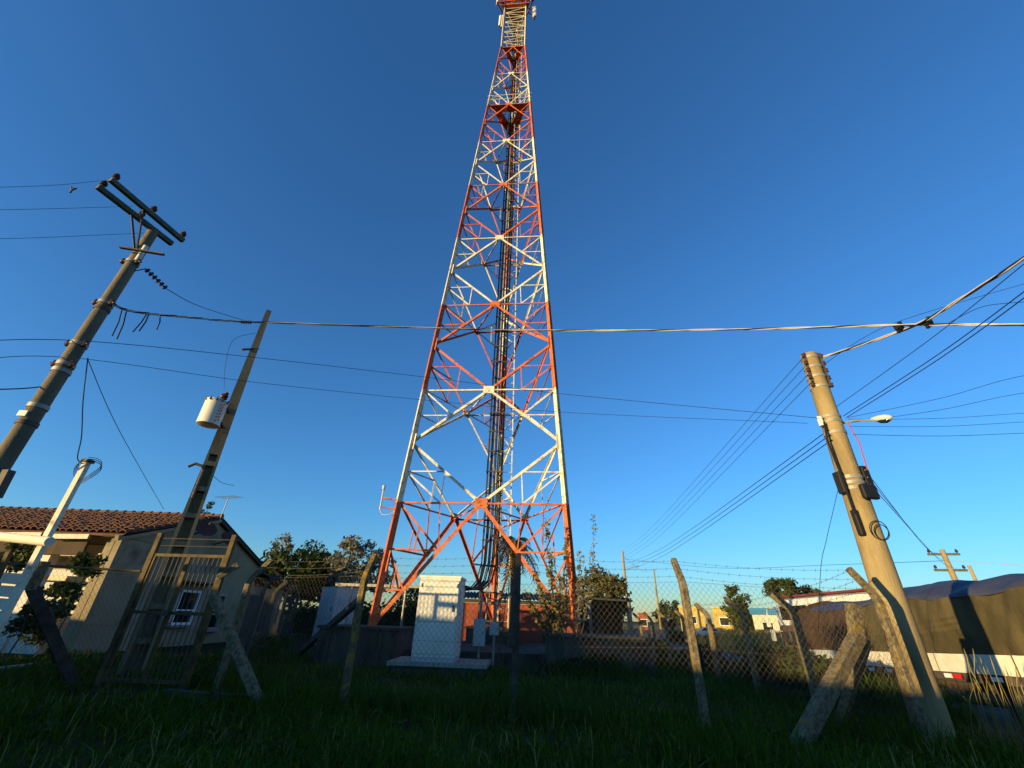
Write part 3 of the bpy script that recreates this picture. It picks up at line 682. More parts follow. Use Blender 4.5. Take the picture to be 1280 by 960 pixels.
# big round concrete pole at the right
RB = Vector((6.43, 7.82, gz(6.43, 7.82)-.2)); RT = Vector(A(1011, 444, 10.25))
rp = thing('utility_pole', 'thick sunlit round concrete pole with a street lamp and black boxes', 'utility pole', RB)
mb = MB(); mb.tube([RB, RB.lerp(RT, .33), RB.lerp(RT, .66), RT], [.25, .222, .192, .158], 24); part('shaft', mb, 'pole_concrete', rp, 40)
def rpt(f): return RB.lerp(RT, f)
def rr(f): return .252-.092*f
for f in (.985, .95, .915, .88, .78, .765, .73, .60, .585, .57): band(RB, RT, f, rr(f), rp)
mb = MB(); p0 = rpt(.88)+Vector((.17, -.09, 0)); p1 = rpt(1.0)+Vector((.16, -.09, 0)); mb.beam(p0, p1, .04, .05); part('rack', mb, 'steel_dark', rp)
mb = MB(); mb.beam(rpt(.88)+Vector((-.17, -.07, 0)), rpt(1.0)+Vector((-.16, -.07, 0)), .04, .05); part('rack', mb, 'steel_dark', rp)
for i in range(5):
    for s_ in (-1, 1):
        c = rpt(.885+i*.026)+Vector((s_*.2, -.09, 0)); mb = MB(); mb.tube([c+Vector((0, 0, z)) for z in (-.05, -.035, 0, .035, .05)], [.02, .042, .026, .042, .02], 10); part('spool_insulator', mb, 'porcelain', rp, 40)
# lamp on its arm
la, lb_ = rpt(.765)+Vector((.2, 0, 0)), Vector(A(1093, 525, 10.1)); mb = MB(); mb.tube([la, la.lerp(lb_, .5)+Vector((0, 0, .03)), lb_], .02, 8); arm = part('lamp_arm', mb, 'galvanised', rp, 40)
ld = (lb_-la).normalized(); mb = MB(); mb.tube([lb_+ld*a_+Vector((0, 0, .02)) for a_ in (-.04, .01, .1, .19, .27, .3)], [.028, .045, .065, .068, .045, .008], 14); lh = part('lamp_head', mb, 'cabinet_grey', arm, 50)
mb = MB(); mb.tube([lb_+ld*a_-Vector((0, 0, .028)) for a_ in (.03, .1, .19, .26)], [.015, .052, .055, .015], 12); part('lens', mb, 'glass_dark', lh, 50)
mb = MB(); c = rpt(.765)+Vector((-.26, -.06, 0)); mb.cyl(c-Vector((0, 0, .1)), c+Vector((.0, 0, .1)), .05, 12); part('canister', mb, 'cabinet_white', rp, 40)
for dx, dy, f, sz in ((-.25, -.06, .585, (.12, .16, .42)), (.27, -.02, .6, (.16, .18, .48)), (-.22, -.12, .48, (.09, .11, .46)), (.06, -.26, .555, (.32, .1, .27))):
    mb = MB(); c = rpt(f)+Vector((dx, dy, 0)); mb.box(c, sz, .2); bx_ = part('splice_box', mb, 'cable_black', rp)
    bv = bx_.modifiers.new('bevel', 'BEVEL'); bv.width = .03; bv.segments = 2
mb = MB(); c = rpt(.63)+Vector((.28, -.1, 0)); mb.tube([rpt(.76)+Vector((.24, -.12, 0)), rpt(.70)+Vector((.33, -.12, 0)), rpt(.62)+Vector((.3, -.12, 0))], .012, 6); part('drop_cable', mb, 'cable_red', rp)
mb = MB(); mb.tube([rpt(.76)+Vector((-.24, -.12, 0)), rpt(.70)+Vector((-.31, -.14, 0)), rpt(.6)+Vector((-.26, -.14, 0)), rpt(.5)+Vector((-.26, -.16, 0))], .02, 6); part('drop_cable', mb, 'cable_black', rp)
mb = MB(); mb.ring(rpt(.46)+Vector((.02, -.235, 0)), (0, 1, .1), .16, .008, 18); mb.ring(rpt(.455)+Vector((.05, -.24, 0)), (0, 1, .1), .13, .008, 18); part('cable_coil', mb, 'cable_black', rp)

# far poles
def far_pole(px, ptop, r, label, wood='pole_concrete', arms_=True, lean=0.0, lamp=False):
    top = Vector(A(px, ptop, r)); b = Vector((top.x+lean, top.y, float(hz(top.x, top.y))-.3))
    t = thing('utility_pole', label, 'utility pole', b)
    mb = MB(); mb.tube([b, top], [.2, .13], 10); part('shaft', mb, wood, t, 40)
    if arms_:
        for dz in (.25, 1.1):
            mb = MB(); mb.beam(top+Vector((-.75, .2, -dz)), top+Vector((.75, -.2, -dz)), .1, .12); am = part('crossarm', mb, 'crossarm', t)
            for u in (-.65, 0, .65): part('insulator', insulator(top+Vector((u, -u*.27, -dz+.05)), (0, 0, 1), s=1.3), 'porcelain', am, 40)
    if lamp:
        mb = MB(); mb.tube([top+Vector((0, 0, -2.2)), top+Vector((1.5, 0, -1.7)), top+Vector((1.9, 0, -1.7))], [.04, .04, .1], 8); part('lamp_arm', mb, 'galvanised', t, 40)
    return top
T785 = far_pole(778, 689, 58, 'slim distant utility pole with lamp rising beside the far road', lamp=True, arms_=False)
T820 = far_pole(817, 712, 85, 'very distant bare utility pole beyond the far road', arms_=False)
T1185 = far_pole(1177, 687, 36, 'distant sunlit utility pole with crossarms rising behind the truck', lean=.0)
far_pole(1211, 707, 60, 'thin distant pole tip showing above the truck tarpaulin', arms_=False)

# ------------------------------------------------------------------ wires
def wire(name, pts, r, m, label, group=None, twist=0, sag=0.0, cat='cable'):
    P = [Vector(p) for p in pts]
    # Catmull-Rom through the points
    out = []
    for i in range(len(P)-1):
        p0 = P[max(i-1, 0)]; p1 = P[i]; p2 = P[i+1]; p3 = P[min(i+2, len(P)-1)]
        nseg = 10 if len(P) > 2 else 14
        for j in range(nseg):
            t = j/nseg; out.append(.5*((2*p1)+(p2-p0)*t+(2*p0-5*p1+4*p2-p3)*t*t+(3*p1-p0-3*p2+p3)*t**3))
    out.append(P[-1]); n = len(out)
    if sag: out = [p-Vector((0, 0, sag*(1-(2*i/(n-1)-1)**2))) for i, p in enumerate(out)]
    mb = MB()
    if twist:
        # bundle of strands wound round each other
        L = sum((out[i+1]-out[i]).length for i in range(n-1)); k = int(L/.09); fine = []
        for i in range(k+1):
            u = i/k*(n-1); a = int(min(u, n-2)); fine.append(out[a].lerp(out[a+1], u-a))
        for s_ in range(twist):
            pp = []
            for i, p in enumerate(fine):
                d = (fine[min(i+1, k)]-fine[max(i-1, 0)]).normalized(); a = d.cross(Vector((0, 0, 1))).normalized(); b = a.cross(d); an = i*.42+s_*math.tau/twist
                pp.append(p+(a*math.cos(an)+b*math.sin(an))*r*1.05)
            mb.m = s_ % 2; mb.tube(pp, r, 5, cap=False)
        o = solo(name, mb, [m, 'cable_black'], label, cat, group, 60)
    else:
        mb.tube(out, r, 5); o = solo(name, mb, m, label, cat, group, 60)
    return o
J = Vector(A(1145, 406, 9.4))
wire('twisted_cable', [axis_pt(LB, LT_, .765)+Vector((.09, -.02, 0)), A(165, 389, 8.9), A(240, 397, 9.6), A(330, 403, 10.4), A(640, 412.5, 9.9), A(900, 412, 9.2), J, A(1420, 408, 9.6)], .012, 'cable_grey', 'thick twisted service cable strung right across in front of the mast', twist=3)
wire('twisted_cable', [rpt(.985)+Vector((.22, -.1, 0)), A(1070, 433, 9.9), J, A(1200, 374, 8.9), A(1290, 316, 8.2), A(1420, 225, 7.4)], .014, 'cable_grey', 'thick twisted cable rising from the top of the right pole', twist=3)
cj = thing('cable_joint', 'pair of black connector clamps where the two twisted cables cross', 'connector', J)
for px, py in ((1124, 410), (1160, 404)):
    c = Vector(A(px, py, 9.45)); mb = MB(); mb.box(c, (.16, .07, .09), .2); mb.box(c+Vector((.03, -.02, .06)), (.05, .05, .12)); mb.box(c+Vector((-.04, 0, -.06)), (.04, .04, .1)); part('clamp', mb, 'cable_black', cj)
# cut cable tails under the left end of the twisted cable
ct = thing('cable_tails', 'short cut cable ends dangling from the twisted cable at the left pole', 'cable ends', A(170, 390, 9))
for x0, y0, x1, y1 in ((152, 388, 140, 420), (158, 389, 146, 424), (183, 393, 166, 415), (186, 393, 174, 414), (200, 394, 196, 412)):
    mb = MB(); a = Vector(A(x0, y0, 9.0)); b = Vector(A(x1, y1, 8.95)); mb.tube([a, a.lerp(b, .5)+Vector((.02, 0, .02)), b], .010, 6); part('tail', mb, 'cable_black', ct, 40)
R_ = lambda f, dx=0.0: tuple(rpt(f)+Vector((dx, -.12, 0)))
wire('telephone_cable', [A(-60, 428, 8.3), A(103, 426, 8.75), A(320, 447, 9.2), A(520, 470, 9.3), A(700, 492, 9.4), R_(.77, -.2)], .006, 'cable_black', 'dark cable crossing below the twisted cable between both big poles')
wire('telephone_cable', [A(-60, 454, 8.3), A(88, 447, 8.75), A(320, 478, 9.6), A(520, 499, 9.9), A(700, 515, 10.0), A(1010, 529, 10.4)], .005, 'cable_black', 'thin sagging line lowest of those crossing in front of the mast')
wire('stay_wire', [A(208, 361, 8.9), A(250, 383, 10.6), A(310, 402, 13.3)], .008, 'cable_black', 'wire from the strain insulator to the top of the transformer pole')
wire('drop_wire', [A(320, 416, 13.4), A(292, 425, 13.2), A(282, 455, 13.1), A(280, 487, 13.1)], .006, 'cable_black', 'thin looping jumper dropping to the transformer bushing')
wire('drop_wire', [A(110, 447, 8.75), A(104, 500, 9.0), A(102, 545, 9.4), A(97, 572, 9.9), A(103, 580, 10.0)], .008, 'cable_black', 'kinked cable hanging from the left pole to the white service mast')
wire('drop_wire', [A(110, 450, 8.8), A(150, 540, 11), A(205, 637, 17.0)], .006, 'cable_black', 'thin drop wire slanting down to the tiled roof')
wire('drop_wire', [A(258, 585, 13.4), A(275, 602, 13.6), A(293, 607, 13.9)], .006, 'cable_black', 'short loose wire end behind the transformer pole')
LG = 'thin lines leaving the left pole'
for i, (a, b, c) in enumerate((((-80, 236), (60, 232), (124, 226)), ((-80, 264), (60, 261), (165, 258)), ((-80, 300), (50, 297), (185, 291)), ((-80, 488), (20, 486), (55, 483)))):
    wire('power_line', [A(*a, 8.0), A(*b, 8.5), A(*c, 8.8)], .0035 if i < 3 else .009, 'cable_black', ['thin line tied to the outer end of the crossarm', 'thin line tied to the middle of the crossarm', 'thin line tied to the pole end of the crossarm', 'short dark cable clamped at the pale plate of the left pole'][i], LG)
mb = MB(); c = Vector(A(92, 235, 8.6)); mb.tube([c+Vector((-.05, 0, .02)), c+Vector((0, 0, -.05)), c+Vector((.05, 0, .0))], .014, 6); mb.tube([c, c+Vector((.01, 0, -.12))], .012, 6); solo('wire_clamp', mb, 'steel_dark', 'little metal clamp hanging on the thin line near the crossarm', 'clamp')
GR = 'cables fanning out to the right from the thick pole'; glab = 'dark cable fanning out rightwards from the middle of the thick pole'
for (x0, y0), (x1, y1), r0, r1, r in (((1046, 508), (1290, 322), 10.1, 7.6, .006), ((1054, 520), (1290, 357), 10.1, 7.6, .0075), ((1058, 522), (1290, 365), 10.1, 7.6, .0075)):
    wire('telephone_cable', [A(x0, y0, r0), A((x0+x1)/2, (y0+y1)/2+5, (r0+r1)/2), A(x1, y1, r1), A(x1+110, y1-85, r1-.8)], r, 'cable_black', glab+', rising steeply', GR)
for (x0, y0), (x1, y1), r0, r1, r in (((1060, 522), (1290, 468), 10.1, 12, .0045), ((1064, 528), (1290, 490), 10.1, 13, .0045), ((1060, 524), (1290, 516), 10.2, 14, .0045), ((1062, 533), (1290, 527), 10.2, 14, .0045), ((1066, 543), (1290, 541), 10.2, 14, .005)):
    wire('telephone_cable', [A(x0, y0, r0), A((x0+x1)/2, (y0+y1)/2+3, (r0+r1)/2), A(x1, y1, r1), A(x1+140, y1-6, r1+2)], r, 'cable_black', glab+', running nearly level', GR)
wire('power_line', [A(1026, 458, 10.2), A(1115, 405, 13), A(1290, 352, 16)], .006, 'cable_black', 'thin line passing behind the twisted cables to the right')
wire('telephone_cable', [A(1180, 407, 9.6), A(1230, 383, 11), A(1290, 377, 12)], .006, 'cable_black', 'thin branch line beyond the cable joint')
GL_ = 'lines running from the thick pole to the far pole'
for i, f in enumerate((.985, .955, .925, .895)):
    e_ = T785+Vector((-.3+.2*i, 0, -.1-.28*i)); a = Vector(R_(f, -.2)); m_ = a.lerp(e_, .5)
    wire('power_line', [a, m_-Vector((0, 0, .55)), e_], .006, 'cable_black', 'thin line from the top of the thick pole to the far pole', GL_)
for i, f in enumerate((.735, .72, .705)):
    e_ = T785+Vector((.1*i, 0, -1.6-.35*i)); a = Vector(R_(f, -.2)); m_ = a.lerp(e_, .5)
    wire('telephone_cable', [a, a.lerp(e_, .25)-Vector((0, 0, .35)), m_-Vector((0, 0, .45)), e_], .009, 'cable_black', 'dark cable from the waist of the thick pole to the far pole', GL_)
for i in range(3):
    a = Vector(R_(.62-.02*i, .25)); e_ = T1185+Vector((-.4+.4*i, 0, -.2-.4*i)); wire('power_line', [a, a.lerp(e_, .5)-Vector((0, 0, .5)), e_], .007, 'cable_grey', 'line from the thick pole down to the pole behind the truck', 'lines to the pole behind the truck')
wire('power_line', [T785+Vector((0, 0, -.9)), A(900, 710, 52), A(1040, 706, 44), T1185+Vector((0, 0, -.6))], .014, 'cable_black', 'low sagging line between the far pole and the pole behind the truck')
wire('power_line', [T1185+Vector((0, 0, -.6)), A(1240, 704, 34), A(1320, 712, 32)], .012, 'cable_grey', 'faint line leaving the pole behind the truck to the right')
wire('power_line', [T785+Vector((0, 0, -.5)), T820.lerp(T785, .5)-Vector((0, 0, 1.2)), T820], .014, 'cable_black', 'faint line between the two most distant poles')
wire('drop_wire', [rpt(.60)+Vector((-.24, -.1, 0)), A(1041, 640, 10.2), A(1033, 675, 10.2), A(1026, 710, 10.1), A(1023, 790, 10.0)], .005, 'cable_black', 'single wire hanging down from the black boxes of the thick pole')

# ------------------------------------------------------------------ tiled house at the left
HX0, HX1, HY0, HY1 = -30.0, -12.4, 14.4, 23.0; HYM = 18.7; EZ = 3.33; RZ = 4.68
ho = thing('house', 'old plastered house with clay tile roof, gable end and shaded porch', 'house', ((HX0+HX1)/2, HYM, 0))
mb = MB(); g0 = [(HX1, HY0, -.2), (HX1, HY1, -.2), (HX1, HY1, EZ), (HX1, HYM, RZ), (HX1, HY0, EZ)]; g1 = [(HX1-.2, y, z) for _, y, z in g0]
mb.add(g0+g1, [(0, 1, 2, 3, 4), (9, 8, 7, 6, 5), (0, 4, 9, 5), (1, 6, 7, 2), (0, 5, 6, 1), (2, 7, 8, 3), (3, 8, 9, 4)])
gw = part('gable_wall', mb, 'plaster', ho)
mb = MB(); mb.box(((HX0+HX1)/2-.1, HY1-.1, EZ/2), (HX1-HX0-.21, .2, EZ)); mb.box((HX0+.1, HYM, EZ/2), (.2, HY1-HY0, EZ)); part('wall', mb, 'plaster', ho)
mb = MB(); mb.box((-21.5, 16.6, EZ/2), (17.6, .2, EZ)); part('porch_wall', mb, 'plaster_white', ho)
mb = MB(); mb.box((-12.72, HY0+.1, EZ/2), (.24, .22, EZ)); part('corner_pier', mb, 'plaster', ho)
for x in (-14.6, -16.2, -17.8, -19.4):
    mb = MB(); mb.box((x, HY0+.2, EZ/2), (.3, .3, EZ-.1)); part('porch_pillar', mb, 'plaster_white', ho)
mb = MB()
for i in range(5): 
    x = -13.45-i*1.6; mb.box((x-.5, HY0+.2, .5), (1.15, .18, 1.0))
part('porch_parapet', mb, 'plaster_white', ho)
for i in range(5):
    mb = MB(); x = -13.95-i*1.6; mb.box((x, HY0+.2, 1.06), (1.25, .26, .09)); part('parapet_cap', mb, 'plaster_white', ho)
for i in range(4):
    for j in range(3):
        mb = MB(); x = -13.95-i*1.6; mb.box((x, HY0+.2, 1.42+j*.36), (1.25, .05, .17)); part('lattice_board', mb, 'plaster_white', ho)
mb = MB(); mb.beam((-13.4, HY0-.02, 2.85), (-22, HY0-.02, 2.85), .1, .42); part('fascia', mb, 'wood_dark', ho)
mb = MB(); mb.box((-17.6, 15.4, EZ-.1), (10.4, 2.3, .06)); part('porch_ceiling', mb, 'wood_dark', ho)
for x0, x1 in ((-16.0, -14.7), (-14.5, -13.2)):
    mb = MB(); mb.beam((x0, HY0-.32, EZ-.2), (x1, HY0-.30, EZ-.16), .1, .14); part('gutter', mb, 'galvanised', ho)
slope = math.atan2(RZ-EZ, HYM-HY0); sl = math.hypot(RZ-EZ, HYM-HY0)+.22
rf = MB(); ey = HY0-.22*math.cos(slope); ez = EZ-.22*math.sin(slope)
for (ya, za_, yb, zb_) in ((ey, ez+.03, HYM, RZ+.03), (HYM, RZ+.03, HY1+.35, EZ-.09)):
    rf.add([(HX0, ya, za_), (HX1+.16, ya, za_), (HX1+.16, yb, zb_), (HX0, yb, zb_), (HX0, ya, za_-.07), (HX1+.16, ya, za_-.07), (HX1+.16, yb, zb_-.07), (HX0, yb, zb_-.07)], [(0, 1, 2, 3), (7, 6, 5, 4), (0, 4, 5, 1), (1, 5, 6, 2), (2, 6, 7, 3), (3, 7, 4, 0)])
roof = part('roof', rf, 'tile_clay', ho)
# clay tiles: each an arched piece
def tile_mesh():
    mb = MB(); n = 6; L_ = .43
    for y, rr_, lift in ((0, .125, .035), (L_, .1, .0)):
        for i in range(n+1):
            t = math.pi*i/n; mb.v.append((math.cos(t)*rr_, y, math.sin(t)*rr_*.75+lift))
    for i in range(n): mb.f.append((i, i+1, n+2+i, n+1+i)); mb.mi.append(0)
    k = len(mb.v)
    for i in range(n+1):
        t = math.pi*i/n; mb.v.append((math.cos(t)*.105, 0.0, math.sin(t)*.105*.75+.035-.012))
    for i in range(n): mb.f.append((i+1, i, k+i, k+i+1)); mb.mi.append(0)
    return mb
tm = mesh_of(tile_mesh(), 'roof_tile', 'tile_clay', 60)
rows = int(sl/.375); cnt = 0; far_tiles = MB(); tmb = tile_mesh()
Rx = Matrix.Rotation(slope, 4, 'X')
for c in range(52):
    for r in range(rows):
        x = HX1+.08-c*.235+random.uniform(-.02, .02); s_ = r*.375+random.uniform(-.02, .02)
        pos = Vector((x, ey+s_*math.cos(slope), ez+s_*math.sin(slope)+.045+random.uniform(-.012, .025)))
        M = Matrix.Translation(pos) @ Rx @ Matrix.Rotation(random.uniform(-.1, .1), 4, 'Z') @ Matrix.Rotation(random.uniform(-.05, .03), 4, 'X')
        if cnt < 300:
            o = bpy.data.objects.new('roof_tile', tm); COL.objects.link(o); o.parent = roof; o.matrix_local = M; cnt += 1
        else:
            far_tiles.add([M @ Vector(v) for v in tmb.v], tmb.f)
part('roof_tiles', far_tiles, 'tile_clay', roof, 60, kind='stuff')
mb = MB()
for i in range(46):
    x = HX1+.1-i*.38; mb.tube([(x, HYM, RZ+.08), (x-.42, HYM, RZ+.05)], [.125, .10], 10)
part('ridge_tiles', mb, 'tile_clay', roof, 60)
# verge boards on the gable
for ya, za_, yb, zb_ in ((HYM, RZ+.0, HY1+.3, EZ-.11), (HYM, RZ+.0, HY0-.35, EZ-.12)):
    mb = MB(); mb.beam((HX1+.1, ya, za_-.09), (HX1+.1, yb, zb_-.06), .12, .16); part('verge_board', mb, 'plaster' if yb < HYM else 'wood_dark', ho)
def window(y0, y1, z0, z1, m='frame_white'):
    x = HX1+.05; mb = MB(); t = .08
    mb.box((x, (y0+y1)/2, z0), (.09, y1-y0+t, t)); mb.box((x, (y0+y1)/2, z1), (.09, y1-y0+t, t))
    mb.box((x+.002, y0, (z0+z1)/2), (.09, t, z1-z0)); mb.box((x+.002, y1, (z0+z1)/2), (.09, t, z1-z0)); mb.box((x, (y0+y1)/2, (z0+z1)*.5-.1), (.07, y1-y0, .05))
    o = part('window', mb, m, ho)
    mb = MB(); mb.box((HX1+.012, (y0+y1)/2, (z0+z1)/2), (.02, y1-y0, z1-z0)); part('pane', mb, 'glass_dark', o)
    mb = MB(); mb.box((x+.03, (y0+y1)/2, z0-.08), (.2, y1-y0+.2, .06)); part('sill', mb, 'concrete', o); return o
window(18.0, 19.1, .75, 1.85); window(19.9, 20.9, .55, 1.8, 'galvanised')
mb = MB(); mb.beam((HX1+.25, 17.2, 2.15), (HX1+.25, 19.5, 2.15), .5, .06); part('canopy', mb, 'wood_dark', ho)
# lean-to behind
mb = MB(); mb.box((-15.2, 25.0, 1.15), (5.0, 3.9, 2.3)); part('lean_to', mb, 'plaster', ho)
mb = MB(); mb.beam((-15.2, 23.05, 3.1), (-15.2, 27.4, 2.25), 5.5, .1); part('lean_to_roof', mb, 'roof_dark', ho)
for y in (23.8, 25.6):
    mb = MB(); mb.box((-12.69, y, .98), (.06, 1.1, 1.9)); part('doorway', mb, 'roof_dark', ho)
# satellite dishes, TV aerial
def AXp(px, py, x0):
    d = ray(px, py); t = x0/d[0]; return Vector((x0, d[1]*t, H+d[2]*t))
def dish(px, py, r, label, aim):
    c = AXp(px, py, -11.85); t = thing('satellite_dish', label, 'satellite dish', c); a = Vector(aim).normalized(); mb = MB()
    mb.tube([c+a*z for z in (.0, .03, .09, .16, .165, .1, .05, .02)], [.02, r*.45, r*.8, r, r*.985, r*.78, r*.43, .01], 26, cap=False); part('reflector', mb, 'dish_brown', t, 60)
    mb = MB(); mb.cyl(c, (HX1, c.y+.1, c.z-.15), .03, 8); part('mount', mb, 'steel_dark', t)
    mb = MB(); f = c+a*r*.9; mb.cyl(c+a*.12-Vector((0, 0, r*.8)), f, .012, 6); mb.cyl(f, f+a*.1, .035, 8); part('feed_arm', mb, 'steel_dark', t)
dish(255, 664, .40, 'brown satellite dish mounted higher on the gable wall', (.7, -.5, .75)); dish(284, 676, .36, 'brown satellite dish mounted lower beside the roof verge', (.75, -.4, .7))
ab = AXp(272, 655, -12.1); at_ = AXp(286, 622, -12.1); tv = thing('tv_aerial', 'thin television aerial on a pole above the gable', 'aerial', (ab.x, ab.y, ab.z))
mb = MB(); mb.cyl(ab-Vector((0, 0, .3)), at_, .018, 6); part('mast', mb, 'galvanised', tv)
mb = MB(); mb.cyl(at_+Vector((-.55, .2, 0)), at_+Vector((.55, -.2, .03)), .012, 5); bo = part('boom', mb, 'galvanised', tv)
for i in range(7):
    c = at_+Vector((-.5+.165*i, .18-.06*i, .02)); mb = MB(); mb.cyl(c+Vector((.12, .32, 0))*(1-.07*i), c-Vector((.12, .32, 0))*(1-.07*i), .007, 4) if False else mb.cyl(c+Vector((.1, .3, .03)), c-Vector((.1, .3, .03)), .007, 4); part('element', mb, 'galvanised', bo)

# ------------------------------------------------------------------ brick outbuilding behind the mast
bb = thing('outbuilding', 'low red brick shed with dark corrugated roof behind the mast', 'shed', (.35, 23.4, 0))
mb = MB(); mb.box((.35, 23.4, .9), (6.2, 2.6, 1.96)); part('wall', mb, 'brick_red', bb)
mb = MB()
for i in range(40):
    x = -3.05+i*.17; mb.add([(x, 21.75, 2.02), (x+.085, 21.75, 2.09), (x+.17, 21.75, 2.02), (x, 24.9, 2.42), (x+.085, 24.9, 2.49), (x+.17, 24.9, 2.42)], [(0, 1, 4, 3), (1, 2, 5, 4)])
part('roof', mb, 'roof_dark', bb)
mb = MB(); mb.box((.35, 22.0, 1.96), (6.7, .08, .13)); part('eaves_board', mb, 'wood_dark', bb)
mb = MB(); mb.box((2.2, 22.07, .85), (.85, .08, 1.7)); dr = part('door', mb, 'wood_dark', bb)
sh = thing('open_shelter', 'dark open shelter on pale posts at the end of the brick shed', 'shelter', (5.7, 26, 0))
mb = MB(); mb.beam((4.5, 26.5, 2.35), (6.9, 26.5, 2.3), 2.6, .09); part('roof', mb, 'roof_dark', sh)
for x in (4.6, 6.75):
    for y in (25.4, 27.6):
        mb = MB(); mb.beam((x, y, -.2), (x, y, 2.28), .14, .14, ref=(0, 1, 0)); part('post', mb, 'concrete' if y < 26 else 'wood_dark', sh)
mb = MB(); mb.box((5.7, 27.75, 1.05), (2.2, .1, 2.0)); part('back_wall', mb, 'wood_dark', sh)
# low pale wall beyond the plinth
lw = MB(); lw.box((7.2, 30.0, .25), (5.5, .2, 1.3), -.1); solo('garden_wall', lw, 'concrete', 'low grey rendered wall behind the far fence posts', 'wall')

# ------------------------------------------------------------------ covered truck on the road
T0 = Vector((10.28, 7.0, 0)); T1 = Vector((11.55, 18.8, 0)); td = (T1-T0).normalized(); tn = Vector((td.y, -td.x, 0))
def tz(u): return -.042*(u-3.0)
def TP(u, v, z): p = T0+td*u+tn*v; return Vector((p.x, p.y, z+tz(u)))
tk = thing('truck', 'long flatbed truck covered with tan and maroon tarpaulin', 'truck', (11.5, 12, -.7))
UL = 11.6
def tarp_side(u0, u1, m, name):
    mb = MB(); nu = int((u1-u0)/.1); nv = 12; vs_ = []
    for i in range(nu+1):
        for j in range(nv+1):
            u = u0+(u1-u0)*i/nu; z = .98+(2.16-.98)*j/nv
            b = .03*math.sin(u*2.9+j*.15)+.022*math.sin(u*7.1-j*.35)+.05*math.sin(math.pi*j/nv)+.012*math.sin(u*15+j*.6)+.03*max(0, math.sin(u*4.1-j*.55))**6+.022*max(0, math.sin(u*6.3+j*.4+1))**8
            vs_.append(TP(u, -b, z+(.05*math.sin(u*1.3)+.02*math.sin(u*3.7))*(j/nv)))
    n = nv+1; mb.add(vs_, [(i*n+j, (i+1)*n+j, (i+1)*n+j+1, i*n+j+1) for i in range(nu) for j in range(nv)]); return part(name, mb, m, tk, 60)
tarp_side(0, 7.6, 'tarp_side', 'tarpaulin_side'); tarp_side(7.62, UL, 'tarp_maroon', 'tarpaulin_side')
mb = MB(); nu = 80; prof = [(-.03, 2.14), (-.02, 2.2), (.18, 2.32), (.55, 2.5), (1.0, 2.62), (1.3, 2.64), (1.7, 2.6), (2.2, 2.45), (2.6, 2.15)]; vs_ = []
for i in range(nu+1):
    u = UL*i/nu; sg = math.sin(u*math.pi/1.45)
    for j, (v, z) in enumerate(prof):
        k = math.sin(math.pi*j/(len(prof)-1)); vs_.append(TP(u, v, z+(.05*math.sin(u*1.3)+.02*math.sin(u*3.7))+k*(.07*abs(sg)-.07)+.02*math.sin(u*5+j)*k-(.16*k if u > 7.6 else 0)))
n = len(prof); mb.add(vs_, [(i*n+j, (i+1)*n+j, (i+1)*n+j+1, i*n+j+1) for i in range(nu) for j in range(n-1)]); part('tarpaulin_top', mb, 'tarp_top', tk, 60)
mb = MB()
for u in (0.02, UL-.02):
    pts = [TP(u, v, z) for v, z in prof]+[TP(u, 2.6, .98), TP(u, 0, .98)]; mb.add(pts, [tuple(range(len(pts)))])
part('tarpaulin_end', mb, 'tarp_maroon', tk)
u = .1
while u < UL-.5:
    mb = MB(); mb.add([TP(u, -.03, .60), TP(u+.95, -.03, .60), TP(u+.95, -.03, .97), TP(u, -.03, .97), TP(u, .03, .60), TP(u+.95, .03, .60), TP(u+.95, .03, .97), TP(u, .03, .97)], [(0, 1, 2, 3), (7, 6, 5, 4), (0, 4, 5, 1), (3, 2, 6, 7), (0, 3, 7, 4), (1, 5, 6, 2)])
    part('side_board', mb, 'board_white' if u < 8.4 else 'cabinet_grey', tk); u += 1.06
mb = MB(); mb.beam(TP(0, .06, .79), TP(UL, .06, .79), .06, .5); mb.beam(TP(0, 1.25, .5), TP(UL, 1.25, .5), 2.4, .16); mb.beam(TP(0, 2.55, .8), TP(UL, 2.55, .8), .06, .5); part('bed', mb, 'steel_dark', tk)
mb = MB(); mb.beam(TP(0, .8, .3), TP(UL+1, .8, .3), .12, .26); mb.beam(TP(0, 1.8, .3), TP(UL+1, 1.8, .3), .12, .26); mb.beam(TP(1.0, .12, .18), TP(UL-3, .12, .18), .05, .12); part('chassis', mb, 'steel_dark', tk)
u = .5; i = 0
while u < 8.5:
    mb = MB(); mb.m = 0; mb.beam(TP(u, -.035, .52), TP(u+.26, -.035, .52), .02, .085); mb.m = 1; mb.beam(TP(u+.262, -.035, .52), TP(u+.5, -.035, .52), .02, .085)
    part('reflector', mb, ['reflector_white', 'reflector_red'] if i % 2 else ['reflector_red', 'reflector_white'], tk); u += 1.05; i += 1
def wheel(parent, c, axis, r, wd):
    mb = MB(); c = Vector(c); a = Vector(axis).normalized()
    mb.tube([c-a*wd/2, c-a*wd/2*.98, c-a*wd*.36, c+a*wd*.36, c+a*wd/2*.98, c+a*wd/2], [r*.6, r*.93, r, r, r*.93, r*.6], 24); wo = part('wheel', mb, 'rubber', parent, 50)
    mb = MB(); mb.tube([c-a*(wd/2+.005), c-a*wd*.3, c+a*wd*.3, c+a*(wd/2+.005)], [r*.56, r*.5, r*.5, r*.56], 16); part('rim', mb, 'steel_dark', wo, 40); return wo
for u in (2.2, 3.5, UL+.6):
    for v in (.22, 2.35): wheel(tk, TP(u, v, .0), tn, .5, .3)
